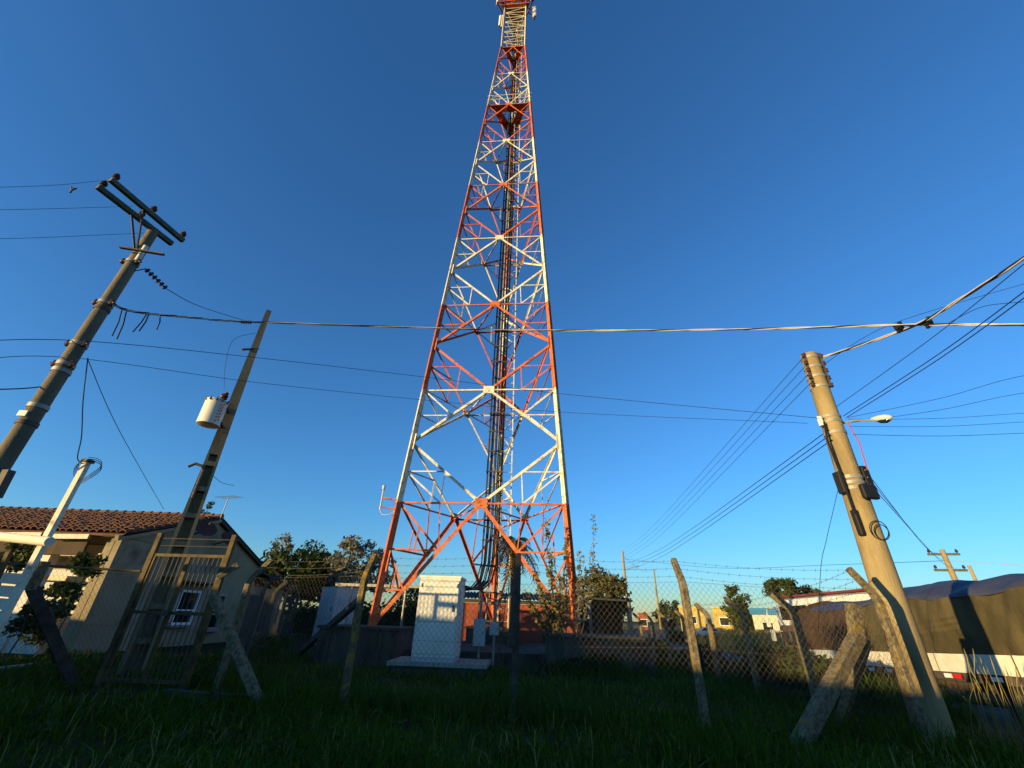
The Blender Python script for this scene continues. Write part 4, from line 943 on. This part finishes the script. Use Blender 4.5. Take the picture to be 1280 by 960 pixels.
# the truck's own cab, facing away
mb = MB(); c0 = TP(UL+1.15, 1.25, 1.05); Mz = Matrix.Rotation(-math.atan2(td.x, td.y), 3, 'Z')
mb.box(c0, (2.3, 1.9, 1.5), M=Mz); cb = part('cab', mb, 'wood_dark', tk); bv = cb.modifiers.new('bevel', 'BEVEL'); bv.width = .12; bv.segments = 3
mb = MB(); mb.box(TP(UL+1.2, .085, 1.35), (.03, .8, .5), M=Mz); part('cab_window', mb, 'glass_dark', cb)
mb = MB(); mb.box(TP(UL+.4, -.02, .7), (.06, .55, .8), M=Mz); part('mudguard', mb, 'iron_yellow', tk)
mb = MB(); mb.box(TP(UL+1.95, -.25, 1.45), (.1, .2, .42), M=Mz); mb.cyl(TP(UL+1.9, -.2, 1.6), TP(UL+1.8, .2, 1.6), .02, 6); part('mirror', mb, 'bus_white', cb)

# ------------------------------------------------------------------ bus beyond the truck
bl = Vector(A(966, 760, 29)); br_ = Vector(A(1088, 745, 22.0)); bl.z = br_.z = 0; bd = (br_-bl).normalized(); bn = Vector((-bd.y, bd.x, 0)); BL = (br_-bl).length
GB = float(hz(14, 25))+.12
def BP_(u, v, z): p = bl+bd*u+bn*v; return Vector((p.x, p.y, GB+z))
bs = thing('bus', 'white bus with orange band and dark windows parked beyond the truck', 'bus', BP_(BL/2, 1.2, 0))
prof = [(0, .45), (0, 2.2), (.04, 3.15), (.16, 3.42), (.45, 3.52), (1.2, 3.56), (2.0, 3.52), (2.3, 3.3), (2.4, 2.4), (2.4, .45)]
mb = MB(); n = len(prof)
secs = [(0, .9), (.12, .97), (.5, 1.0), (BL, 1.0)]
vs_ = [BP_(u, 1.2+(v-1.2)*k, .45+(z-.45)*k) for u, k in secs for v, z in prof]
mb.add(vs_, [(i*n+j, i*n+(j+1) % n, (i+1)*n+(j+1) % n, (i+1)*n+j) for i in range(len(secs)-1) for j in range(n)]+[tuple(range(n)), tuple(range(len(vs_)-1, len(vs_)-n-1, -1))]); part('body', mb, 'bus_white', bs, 40)
u = .75; i = 0
while u < BL*.5:
    mb = MB(); mb.add([BP_(u, -.012, 2.3), BP_(u+1.1, -.012, 2.3), BP_(u+1.05, .012, 3.05), BP_(u+.08, .012, 3.05)], [(0, 1, 2, 3)]) if False else mb.beam(BP_(u, 0.02, 2.82), BP_(u+1.15, 0.02, 2.82), .09, .62)
    wn = part('window', mb, 'glass_dark', bs); u += 1.4; i += 1
mb = MB(); mb.beam(BP_(BL*.62, .03, 2.95), BP_(BL-.02, .03, 2.95), .12, .45); part('orange_band', mb, 'bus_orange', bs)
mb = MB(); mb.beam(BP_(.3, 1.2, 3.575), BP_(BL-.2, 1.2, 3.575), 1.9, .08); part('roof_rim', mb, 'bus_maroon', bs)
mb = MB(); mb.beam(BP_(-.03, .3, 2.4), BP_(-.03, 2.1, 2.4), .05, 1.1); part('windscreen', mb, 'glass_dark', bs)
mb = MB(); mb.beam(BP_(-.1, .3, .8), BP_(-.1, 2.1, .8), .15, .3); part('bumper', mb, 'steel_dark', bs)
mb = MB(); mb.tube([BP_(.05, .1, 3.1), BP_(-.4, -.15, 3.0), BP_(-.45, -.2, 2.6)], .03, 6); mb.box(BP_(-.45, -.2, 2.4), (.12, .2, .45)); part('mirror', mb, 'bus_white', bs)
for u in (1.6, BL-2): 
    for v in (.15, 2.25): wheel(bs, BP_(u, v, .48), bn, .48, .28)

# ------------------------------------------------------------------ far houses and car
def far_house(name, label, px0, px1, ptop, r, m, depth=7, blue=None, gable=False):
    a = Vector(A(px0, ptop, r)); b = Vector(A(px1, ptop, r)); zt = (a.z+b.z)/2; g = float(hz(a.x, a.y))-.3
    t = thing(name, label, 'house', (a.x, a.y, g)); a.z = b.z = 0; d = (b-a); Lw = d.length; d.normalize(); nn = Vector((-d.y, d.x, 0))
    def q(u, v, z): p = a+d*u+nn*v; return Vector((p.x, p.y, z))
    R3 = Matrix.Rotation(math.atan2(d.y, d.x), 3, 'Z'); zr = zt-(.9 if blue else .25)
    mb = MB(); mb.box(q(Lw/2, depth/2, (g+zr)/2), (Lw, depth, zr-g), M=R3); part('wall', mb, m, t)
    mb = MB()
    if blue: mb.box(q(Lw/2, depth/2, (zr+zt)/2), (Lw+.5, depth+.5, zt-zr), M=R3); part('roof', mb, blue, t)
    else: mb.box(q(Lw/2, depth/2, zt-.12), (Lw+.3, depth+.3, .26), M=R3); part('roof', mb, m, t)
    k = max(1, int(Lw/3))
    for i in range(k):
        u = Lw*(i+.5)/k; mb = MB(); mb.box(q(u, -.03, g+(zr-g)*.62), (1.5, .12, 1.3), M=R3); w_ = part('window', mb, 'frame_white', t); mb = MB(); mb.box(q(u, -.1, g+(zr-g)*.62), (1.25, .06, 1.05), M=R3); part('pane', mb, 'glass_dark', w_)
    u = Lw*.22; mb = MB(); mb.box(q(u, -.04, g+1.1), (.95, .1, 2.1), M=R3); part('door', mb, 'wood_dark', t)
    return t
far_house('house', 'distant yellow two-storey house behind the bent fence posts', 848, 878, 758, 95, 'wall_yellow')
far_house('house', 'distant yellow house with dark openings left of the blue roof', 889, 915, 759, 88, 'wall_yellow')
far_house('house', 'distant cream building under a flat blue roof', 938, 972, 760, 80, 'wall_cream', blue='wall_blue')
far_house('house', 'small distant orange-lit house among bushes by the far road', 798, 808, 766, 100, 'brick_red')
def car(label, px, py, r, m, rz):
    c = Vector(A(px, py, r)); c.z = float(hz(c.x, c.y))+.5; R = Matrix.Rotation(rz, 3, 'Z'); t = thing('parked_car', label, 'car', c)
    prof = [(-2.0, .35), (-2.05, .75), (-1.9, .95), (-1.5, 1.0), (-.9, 1.42), (.5, 1.45), (1.15, .98), (1.9, .85), (2.05, .6), (2.0, .35)]; n = len(prof); mb = MB()
    vs_ = [c+R@Vector((x, s_*(.8 if z < 1.1 else .66), z)) for s_ in (-1, 1) for x, z in prof]
    mb.add(vs_, [(j, (j+1) % n, n+(j+1) % n, n+j) for j in range(n)]+[tuple(range(n-1, -1, -1)), tuple(range(n, 2*n))]); part('body', mb, m, t)
    for s_ in (-1, 1):
        mb = MB(); mb.add([c+R@Vector((x, s_*y, z)) for x, y, z in ((-1.25, .80, 1.02), (.95, .80, 1.02), (.42, .70, 1.36), (-.82, .70, 1.36))], [(0, 1, 2, 3)]); part('side_window', mb, 'glass_dark', t)
    for x in (-1.25, 1.3):
        for s_ in (-1, 1): wheel(t, c+R@Vector((x, s_*.78, .32)), R@Vector((0, 1, 0)), .32, .2)
car('white car parked before the distant yellow houses', 884, 784, 70, 'bus_white', 2.9)

# ------------------------------------------------------------------ foliage
def leaves(pts, size, jit=.5, up=.0):
    n = len(pts); d = RNG.normal(size=(n, 3)); d[:, 2] += up; d /= np.linalg.norm(d, axis=1)[:, None]
    e = np.cross(d, RNG.normal(size=(n, 3))); e /= np.linalg.norm(e, axis=1)[:, None]
    s = (size*(1+jit*RNG.uniform(-1, 1, n)))[:, None]
    a = pts-d*s; b = pts+e*s*.45; c = pts+d*s; f = pts-e*s*.45
    V = np.stack([a, b, c, f], 1).reshape(-1, 3); return V, np.arange(4*n).reshape(n, 4)
def crown_pts(c, rad3, n, clumps, cr, seed=0):
    rs = np.random.default_rng(seed+5); k = rs.normal(size=(clumps, 3)); k /= np.linalg.norm(k, axis=1)[:, None]; k *= rs.uniform(.35, 1, clumps)[:, None]**.5
    cc = k*np.array(rad3)*.85; size = cr*rs.uniform(.55, 1.25, clumps)
    idx = rs.integers(0, clumps, n); p = rs.normal(size=(n, 3)); p /= np.linalg.norm(p, axis=1)[:, None]; p *= rs.uniform(0, 1, n)[:, None]**.45
    return np.array(c)+cc[idx]+p*size[idx][:, None]*np.array([1, 1, .75]), np.array(c)+cc
def leaf_obj(name, V, Fc, m, parent=None):
    o = bpy.data.objects.new(name, np_mesh(name, V, Fc, m)); return link(o, parent)
def tree(label, base, c, rad3, n, clumps, cr, leaf, m, seed, group=None, trunk=.16, name='tree', cat='tree'):
    base = Vector(base); c = Vector(c); t = thing(name, label, cat, base, group)
    P, cc = crown_pts(c, rad3, n, clumps, cr, seed); V, Fc = leaves(P, leaf); crown = leaf_obj('crown', V, Fc, m, t)
    mb = MB(); k = Vector((c.x, c.y, c.z-rad3[2]*.35)); mb.tube([base-Vector((0, 0, .2)), base.lerp(k, .5)+Vector((.08, .05, 0)), k], [trunk, trunk*.75, trunk*.5], 9); tr_ = part('trunk', mb, 'bark', t, 50)
    rs = random.Random(seed)
    for q in rs.sample(list(range(len(cc))), min(10, len(cc))):
        mb = MB(); q_ = Vector(cc[q]); s0 = base.lerp(k, rs.uniform(.55, 1)); mb.tube([s0, s0.lerp(q_, .5)+Vector((0, 0, .1)), q_], [trunk*.38, trunk*.25, trunk*.08], 6); part('limb', mb, 'bark', tr_)
    return t
def gbase(p): return (p[0], p[1], float(hz(p[0], p[1])))
def ptree(label, px, py, r, rad3, n, clumps, cr, leaf, m, seed, **k):
    c = A(px, py, r); return tree(label, gbase(c), c, rad3, n, clumps, cr, leaf, m, seed, **k)
GT = 'trees behind the house'
ptree('broad dark leafy tree directly behind the house lean-to', 372, 716, 36, (3.2, 3, 1.9), 7000, 46, .95, .16, 'leaf_dark', 1, group=GT)
ptree('dense olive tree beside the grey cabinet behind the fence', 412, 722, 38, (2.7, 2.6, 1.8), 6000, 40, .9, .16, 'leaf_olive', 2, group=GT)
ptree('loose pale-leaved tree next to the left mast leg', 441, 708, 32, (1.8, 1.8, 2.2), 2600, 40, .6, .14, 'leaf_grey', 3, group=GT, trunk=.1)
ptree('pale leafy treetop seen low between the mast leg and the fence', 474, 716, 33, (1.2, 1.2, 1.6), 1300, 26, .5, .13, 'leaf_grey', 4, group=GT, trunk=.08)
ptree('slim reddish treetop poking above the dark trees', 352, 690, 42, (.9, .9, 1.9), 1200, 22, .5, .14, 'leaf_grey', 5, group=GT, trunk=.08)
ptree('small tree tip showing above the roof ridge', 255, 640, 34, (.5, .5, .8), 400, 12, .3, .1, 'leaf_dark', 6, group=GT, trunk=.05)
ptree('round green tree standing right of the mast by the shelter', 749, 747, 38, (2.3, 2.3, 2.5), 9000, 60, .85, .15, 'leaf_olive', 7)
ptree('low dark bush at the foot of the round tree', 722, 768, 33, (1.6, 1.5, 1.3), 3000, 22, .7, .14, 'leaf_dark', 8)
ptree('far spreading tree with flat clumps behind the bus', 976, 737, 110, (3.6, 3.2, 2.0), 2600, 14, 1.2, .28, 'leaf_dark', 9, trunk=.35)
ptree('far low spreading tree right of the flat-topped tree', 1002, 740, 115, (3.4, 2.8, 1.4), 1500, 10, 1.0, .28, 'leaf_dark', 10, trunk=.3)
ptree('dark far tree standing between the yellow houses', 924, 765, 84, (2.2, 2.2, 4.0), 2600, 26, 1.2, .28, 'leaf_dark', 12, trunk=.2)
ptree('dark far tree behind the leftmost yellow house', 838, 768, 110, (4.5, 3, 3.0), 2600, 26, 1.3, .3, 'leaf_dark', 13, trunk=.2)
# hedge of bushes behind the compound and along the far road: one mass each
def hedge(label, pts, n, leaf, m, hgt, wid, name='hedge'):
    P = []
    for (a, b) in zip(pts[:-1], pts[1:]):
        k = n//(len(pts)-1); t = RNG.uniform(0, 1, k)[:, None]; q = np.array(a)[None]*(1-t)+np.array(b)[None]*t
        hh = hgt*(.65+.35*np.sin(q[:, 0]*1.1+q[:, 1]*.8)*np.sin(q[:, 0]*.43+1)); off = RNG.normal(size=(k, 2))*wid*.4
        z = RNG.uniform(0, 1, k)**.7*hh; P.append(np.stack([q[:, 0]+off[:, 0], q[:, 1]+off[:, 1], hz(q[:, 0], q[:, 1])+z], 1))
    P = np.concatenate(P); V, Fc = leaves(P, leaf); o = leaf_obj(name, V, Fc, m); return tag(o, label, 'hedge')
hedge('dark overgrown hedge between the house and the brick shed', [(-12.5, 29), (-8.5, 27.5), (-5, 28.5), (-3.5, 28.0)], 9000, .14, 'leaf_dark', 2.9, 1.1)
hedge('low dark scrub line along the far side of the road', [(11, 62), (18, 66), (26, 60), (34, 52), (40, 44)], 9000, .26, 'leaf_dark', 1.7, 1.5)
hedge('dark scrub on the far horizon left of the distant poles', [(4, 60), (9, 64), (14, 68), (22, 84)], 5000, .25, 'leaf_dark', 2.0, 1.4)
hedge('dark weedy growth on the road side of the receding fence', [(6.6, 9.6), (6.9, 12), (7.2, 15), (7.6, 19), (8.1, 24), (8.9, 30)], 22000, .08, 'leaf_dark', 1.35, .55)
hedge('dark weeds at the foot of the fence beside the house', [(-5.6, 9.9), (-6.6, 12.6), (-7.7, 15.6), (-8.9, 19.5)], 5000, .06, 'leaf_dark', .75, .3)
hedge('dark climbing growth at the foot of the mast plinth', [(1.0, 13.4), (2.2, 13.45), (3.2, 13.6)], 1400, .07, 'leaf_dark', .55, .25)

# palm behind the middle fence post
pc = Vector(A(642, 680, 17.2)); pm = thing('palm_tree', 'small palm with drooping brownish fronds under the mast', 'palm tree', (pc.x, pc.y, .4))
mb = MB(); mb.tube([(pc.x, pc.y, .3), (pc.x+.03, pc.y, 2.0), (pc.x, pc.y, pc.z)], [.13, .11, .12], 10); part('trunk', mb, 'bark', pm, 50)
for i in range(30):
    a_ = i*2.399; el = random.uniform(-.35, 1.0); L_ = random.uniform(.95, 1.45); mb = MB(); pts = []
    for j in range(8):
        s_ = j/7; h_ = L_*s_*math.cos(el)*(1-.2*s_); z = L_*s_*math.sin(el)-.75*s_*s_*L_; pts.append(pc+Vector((math.cos(a_)*h_, math.sin(a_)*h_, z)))
    mb.tube(pts, [.014]*7+[.005], 4, cap=False); sd_ = Vector((-math.sin(a_), math.cos(a_), 0))
    for j in range(1, 8):
        for k in (0, .5):
            p = pts[j-1].lerp(pts[j], k) if j else pts[0]; d = (pts[j]-pts[j-1]).normalized()
            for s_ in (-1, 1):
                l_ = .40*(1-.5*(j/8)); t_ = p+sd_*s_*l_*.8+d*l_*.5-Vector((0, 0, l_*.45)); mb.add([p-d*.03, p+d*.03, t_], [(0, 1, 2)])
    part('frond', mb, 'palm_frond', pm)
# rangy shrubs beside the right mast leg
def shrub(label, base, tips, m, leafn, leafs, stem=.018, name='shrub'):
    base = Vector(base); t = thing(name, label, 'shrub', base); P = []
    mbs = MB()
    for tp, bend in tips:
        tp = Vector(tp); mid = base.lerp(tp, .55)+Vector(bend); pts = []
        for j in range(11):
            s_ = j/10; pts.append(base*(1-s_)**2+mid*2*s_*(1-s_)+tp*s_*s_)
        mbs.tube(pts, [stem*(1-.08*j) for j in range(11)], 5)
        for q in range(leafn):
            s_ = random.uniform(.28, 1); k = min(int(s_*10), 9); p = pts[k].lerp(pts[k+1], s_*10-k); P.append(p+Vector((random.gauss(0, .055), random.gauss(0, .055), random.gauss(0, .05))))
    part('stem', mbs, 'bark', t, 50); V, Fc = leaves(np.array([tuple(p) for p in P]), leafs, .4); leaf_obj('foliage', V, Fc, m, t); return t
sb_ = (1.75, 13.75, .3)
shrub('rangy yellow-leaved shrub climbing around the right mast leg', sb_, [(A(682, 650, 13.9), (-.2, 0, .2)), (A(690, 690, 13.8), (-.3, 0, .1)), (A(668, 715, 13.9), (-.2, .1, .1)), (A(700, 720, 13.7), (0, 0, .2)), (A(655, 740, 13.9), (-.2, 0, .2)), (A(707, 672, 13.9), (.05, 0, .1)), (A(690, 745, 13.6), (0, 0, .1)), (A(662, 755, 13.7), (-.1, 0, .1)), (A(676, 735, 13.6), (-.1, 0, .1))], 'leaf_yellow', 110, .07)
shrub('tall single sprig arching away to the right of the mast', (1.95, 13.6, .3), [(A(742, 643, 13.6), (.25, 0, -.45)), (A(724, 690, 13.6), (.1, 0, -.1))], 'leaf_grey', 170, .055, .014)
shrub('leafy weed growing at the foot of the narrow meter box', (-.1, 14.3, 0), [(A(635, 720, 14.5), (0, 0, .1)), (A(628, 740, 14.4), (-.1, 0, .1)), (A(650, 745, 14.5), (.1, 0, .1))], 'leaf_yellow', 60, .05)
# vine over the porch
VL = ['dark climber over the porch lattice next to the gable corner', 'small dark climber on the white porch parapet', 'dark shrub at the foot of the porch parapet', 'dark bush before the porch beside the leaning fence post', 'dark climber hanging from the eaves behind the service mast']
for i, (px, py, r, rd) in enumerate(((112, 703, 18.3, .42), (84, 738, 18.0, .36), (62, 780, 17.4, .5), (36, 765, 17.0, .55), (15, 700, 17.5, .6))):
    c = A(px, py, r); P, _ = crown_pts(c, (rd, rd*.6, rd), 700, 12, .25, 40+i); V, Fc = leaves(P, .07); vn = thing('climbing_vine', VL[i], 'climber', gbase(c), 'climbers on the porch'); leaf_obj('foliage', V, Fc, 'leaf_dark', vn)
    mb = MB(); mb.tube([(c[0], c[1], 0), (c[0]+.1, c[1], c[2]*.5), tuple(c)], .02, 5); part('stem', mb, 'bark', vn)

# ------------------------------------------------------------------ grass
def blades(x, y, z, length, width, droop=.45):
    n = len(x); az = RNG.uniform(0, 2*np.pi, n); d = np.stack([np.cos(az), np.sin(az)], 1); L = length; ln = RNG.uniform(.05, droop, n)*L
    px = -d[:, 1]*width; py = d[:, 0]*width; o = np.zeros(n)
    b0 = np.stack([x-px, y-py, z-.02], 1); b1 = np.stack([x+px, y+py, z-.02], 1)
    mx = x+d[:, 0]*ln*.35; my = y+d[:, 1]*ln*.35
    m0 = np.stack([mx-px*.8, my-py*.8, z+L*.55], 1); m1 = np.stack([mx+px*.8, my+py*.8, z+L*.55], 1)
    tp = np.stack([x+d[:, 0]*ln*1.25, y+d[:, 1]*ln*1.25, z+L*(.98-.25*ln/L)], 1)
    V = np.stack([b0, b1, m0, m1, tp], 1).reshape(-1, 3); k = np.arange(n)[:, None]*5
    Fc = np.concatenate([k+np.array([[0, 1, 3]]), k+np.array([[0, 3, 2]]), k+np.array([[2, 3, 4]])], 0); return V, Fc
N = 110000
r_ = 4.6+(18-4.6)*RNG.uniform(0, 1, N)**1.5; az = RNG.uniform(-rad(58), rad(56), N); gx = r_*np.sin(az); gy = r_*np.cos(az)
patch = np.sin(gx*1.3+gy*.7)+np.sin(gx*.6-gy*1.4+2)+.6*np.sin(gx*2.9+gy*2.1)
keep = ~((np.abs(gx+.95) < 4.25) & (gy > 14.05)) & ~((np.abs(gx+1.6) < 1.25) & (gy > 12.4) & (gy < 14.1)) & (gx < 8.7+.18*(gy-8)) & ((patch > -1.0) | (RNG.uniform(0, 1, N) < .35)) & ~((gx < -12.3) & (gy > 14.3))
gx, gy, patch, r_ = gx[keep], gy[keep], patch[keep], r_[keep]
near = np.exp(-((gx/14)**2+((gy-9)/12)**2)); gzv = hz(gx, gy)+.05*near*(np.sin(gx*1.7+gy*.6)*.5+np.sin(gx*.7-gy*1.9+1)*.5+np.sin(gx*3.1+gy*2.3)*.25)
ln_ = RNG.uniform(.07, .2, len(gx))*(1+.35*np.clip(patch, -1, 2)); ln_ = np.where(RNG.uniform(0, 1, len(gx)) < .04, ln_*1.9, ln_)
V, Fc = blades(gx, gy, gzv, ln_, .004+.0011*r_*.6, .95)
go = leaf_obj('grass', V, Fc, 'grass_blade'); tag(go, 'rough green grass growing over the shaded ground', 'grass', kind='stuff')
nd = 5200; di = RNG.integers(0, len(gx), nd); V, Fc = blades(gx[di]+RNG.normal(0, .03, nd), gy[di]+RNG.normal(0, .03, nd), gzv[di], RNG.uniform(.12, .34, nd), .0045, 1.1)
dg_ = leaf_obj('dry_blades', V, Fc, 'dry_grass'); tag(dg_, 'scattered pale dry blades among the shaded grass', 'grass', kind='stuff')
# low broad-leaved weeds
cw = RNG.integers(0, len(gx), 260); P = []
for q in cw:
    k = RNG.integers(8, 22); a_ = RNG.uniform(0, 6.28, k); r2 = RNG.uniform(.02, .16, k); P.append(np.stack([gx[q]+r2*np.cos(a_), gy[q]+r2*np.sin(a_), gzv[q]+RNG.uniform(.03, .16, k)], 1))
V, Fc = leaves(np.concatenate(P), .045, .5); bw_ = leaf_obj('broadleaf_weeds', V, Fc, 'leaf_dark'); tag(bw_, 'small broad-leaved weeds scattered through the grass', 'weeds', kind='stuff')
# taller weeds along the fences
WX, WY = [], []
for poly in (FP, RP, WP):
    for a, b in zip(poly[:-1], poly[1:]):
        k = 420; t = RNG.uniform(0, 1, k); WX.append(a[0]+(b[0]-a[0])*t+RNG.normal(0, .16, k)); WY.append(a[1]+(b[1]-a[1])*t+RNG.normal(0, .16, k))
WX.append(RNG.normal(2.6, .9, 700)); WY.append(RNG.normal(13.4, .3, 700)); WX.append(RNG.normal(7.3, .45, 500)); WY.append(RNG.normal(8.1, .5, 500))
WX.append(6.6+RNG.uniform(0, 1.8, 5200)); WY.append(9.2+18*RNG.uniform(0, 1, 5200)**1.3); WX[-1] = WX[-1]+.07*(WY[-1]-7.5)
nlow = sum(len(q) for q in WX[:-1])
WX = np.concatenate(WX); WY = np.concatenate(WY); V, Fc = blades(WX, WY, hz(WX, WY), RNG.uniform(.2, .55, len(WX))*np.where(np.arange(len(WX)) >= nlow, 2.2, 1.0), np.where(np.arange(len(WX)) >= nlow, .016, .007), .6)
wo_ = leaf_obj('weeds', V, Fc, 'grass_blade'); tag(wo_, 'taller dark weeds growing along the foot of the fences', 'weeds', kind='stuff')
# tall dry stalks right of the thick pole
tg = thing('tall_grass_tuft', 'tuft of tall dry grass stalks right of the thick pole', 'grass tuft', gp(7.6, 7.75))
for i in range(40):
    bx0, by0 = 7.6+random.gauss(0, .3), 7.75+random.gauss(0, .22); hgt = random.uniform(.7, 1.35); dx = random.gauss(0.05, .15); dy = random.gauss(0, .12); z = gz(bx0, by0)-.03; mb = MB()
    pts = [(bx0, by0, z), (bx0+dx*.25, by0+dy*.3, z+hgt*.5), (bx0+dx*.65, by0+dy*.7, z+hgt*.85), (bx0+dx, by0+dy, z+hgt)]; mb.tube(pts, [.005, .0045, .004, .0025], 4, cap=False)
    if i % 3 == 0: mb.tube([pts[2], pts[3], (bx0+dx*1.15, by0+dy, z+hgt+.12)], [.004, .009, .002], 5)
    part('stalk', mb, 'dry_grass', tg)
V, Fc = blades(7.6+RNG.normal(0, .4, 300), 7.8+RNG.normal(0, .3, 300), np.full(300, gz(7.6, 7.8)), RNG.uniform(.25, .7, 300), .008, .6); leaf_obj('blades', V, Fc, 'leaf_yellow', tg)['kind'] = 'stuff'
# sunlit grass of the field across the road
u = RNG.uniform(0, 1, 26000)**1.4*34; t = RNG.uniform(8, 75, 26000); fx = 8.9+dR.x*t+nR.x*(u+5.8); fy = 8.0+dR.y*t+nR.y*(u+5.8)
fz = hz(fx, fy)+.03+.95*sstep(0, 4, u)*sstep(10, 22, t)
V, Fc = blades(fx, fy, fz, RNG.uniform(.4, 1.1, len(fx)), .035, .6)
fo = leaf_obj('field_grass', V, Fc, 'dry_grass'); tag(fo, 'tall sunlit grass in the field across the road', 'grass', kind='stuff')

# ------------------------------------------------------------------ unseen shade casters added behind the camera
sdv = Vector((math.sin(rad(SUN_AZ)), math.cos(rad(SUN_AZ)), 0)); sev = Vector((sdv.y, -sdv.x, 0))
def SW(s, w_, z=0): p = sdv*s+sev*w_; return Vector((p.x, p.y, z))
Rs = Matrix.Rotation(-rad(SUN_AZ), 3, 'Z')
nb = thing('shade_caster_house', 'unseen low plastered house with flat roof added to cast shade', 'house', SW(-18, -11.5))  # unseen house, added so that its roof line sets the shade height
mb = MB(); mb.box(SW(-18, -11.6, 1.27), (11.0, 7, 2.64), M=Rs); part('wall', mb, 'plaster', nb)
mb = MB(); mb.box(SW(-18, -11.6, 2.68), (11.6, 7.6, .18), M=Rs); part('roof', mb, 'concrete', nb)
for w0 in (-15, -11.5, -8):
    mb = MB(); mb.box(SW(-14.45, w0, 1.4), (1.3, .1, 1.1), M=Rs); w_ = part('window', mb, 'frame_white', nb); mb = MB(); mb.box(SW(-14.38, w0, 1.4), (1.1, .06, .9), M=Rs); part('pane', mb, 'glass_dark', w_)
bw = thing('shade_caster_wall', 'unseen long rendered wall added to cast shade', 'wall', SW(-14, 5))  # unseen wall, added to keep the low sun off the grass
mb = MB(); mb.box(SW(-14, 7.6, 1.06), (28.3, .2, 2.32), M=Rs); part('wall', mb, 'plaster', bw)
mb = MB(); mb.box(SW(-14, 7.6, 2.25), (28.4, .3, .08), M=Rs); part('coping', mb, 'concrete', bw)
bw2 = thing('shade_caster_wall', 'unseen lower rendered wall added beside the shade-casting house', 'wall', SW(-15, -30))  # added out of view, low enough to leave the porch sunlit
mb = MB(); mb.box(SW(-15, -28, .85), (21, .2, 1.9), M=Rs); part('wall', mb, 'plaster', bw2); mb = MB(); mb.box(SW(-15, -28, 1.83), (21.1, .3, .08), M=Rs); part('coping', mb, 'concrete', bw2)
def caster_tree(label, s, w_, h, rad3, n, sd_): 
    b = SW(s, w_); tree(label, b, (b.x, b.y, h-rad3[2]), rad3, n, 26, .55, .13, 'leaf_dark', sd_, group='unseen trees added to shape the shade', trunk=.1)
caster_tree('unseen slender tree added to shade the middle fence post', -12.6, -6.3, 3.95, (.42, .42, 1.5), 2600, 71)  # unseen, added to throw the middle fence post into shade
caster_tree('unseen small bush added to break the shadow edge of the flat roof', -13.6, -12.75, 3.0, (.45, .4, .5), 1300, 72)  # unseen, added to roughen the roof's shadow edge
caster_tree('unseen bush added to break the shadow edge of the lower wall', -14.2, -23.5, 2.5, (.8, .7, .7), 1500, 75)  # unseen, added to make the low wall's shadow line uneven
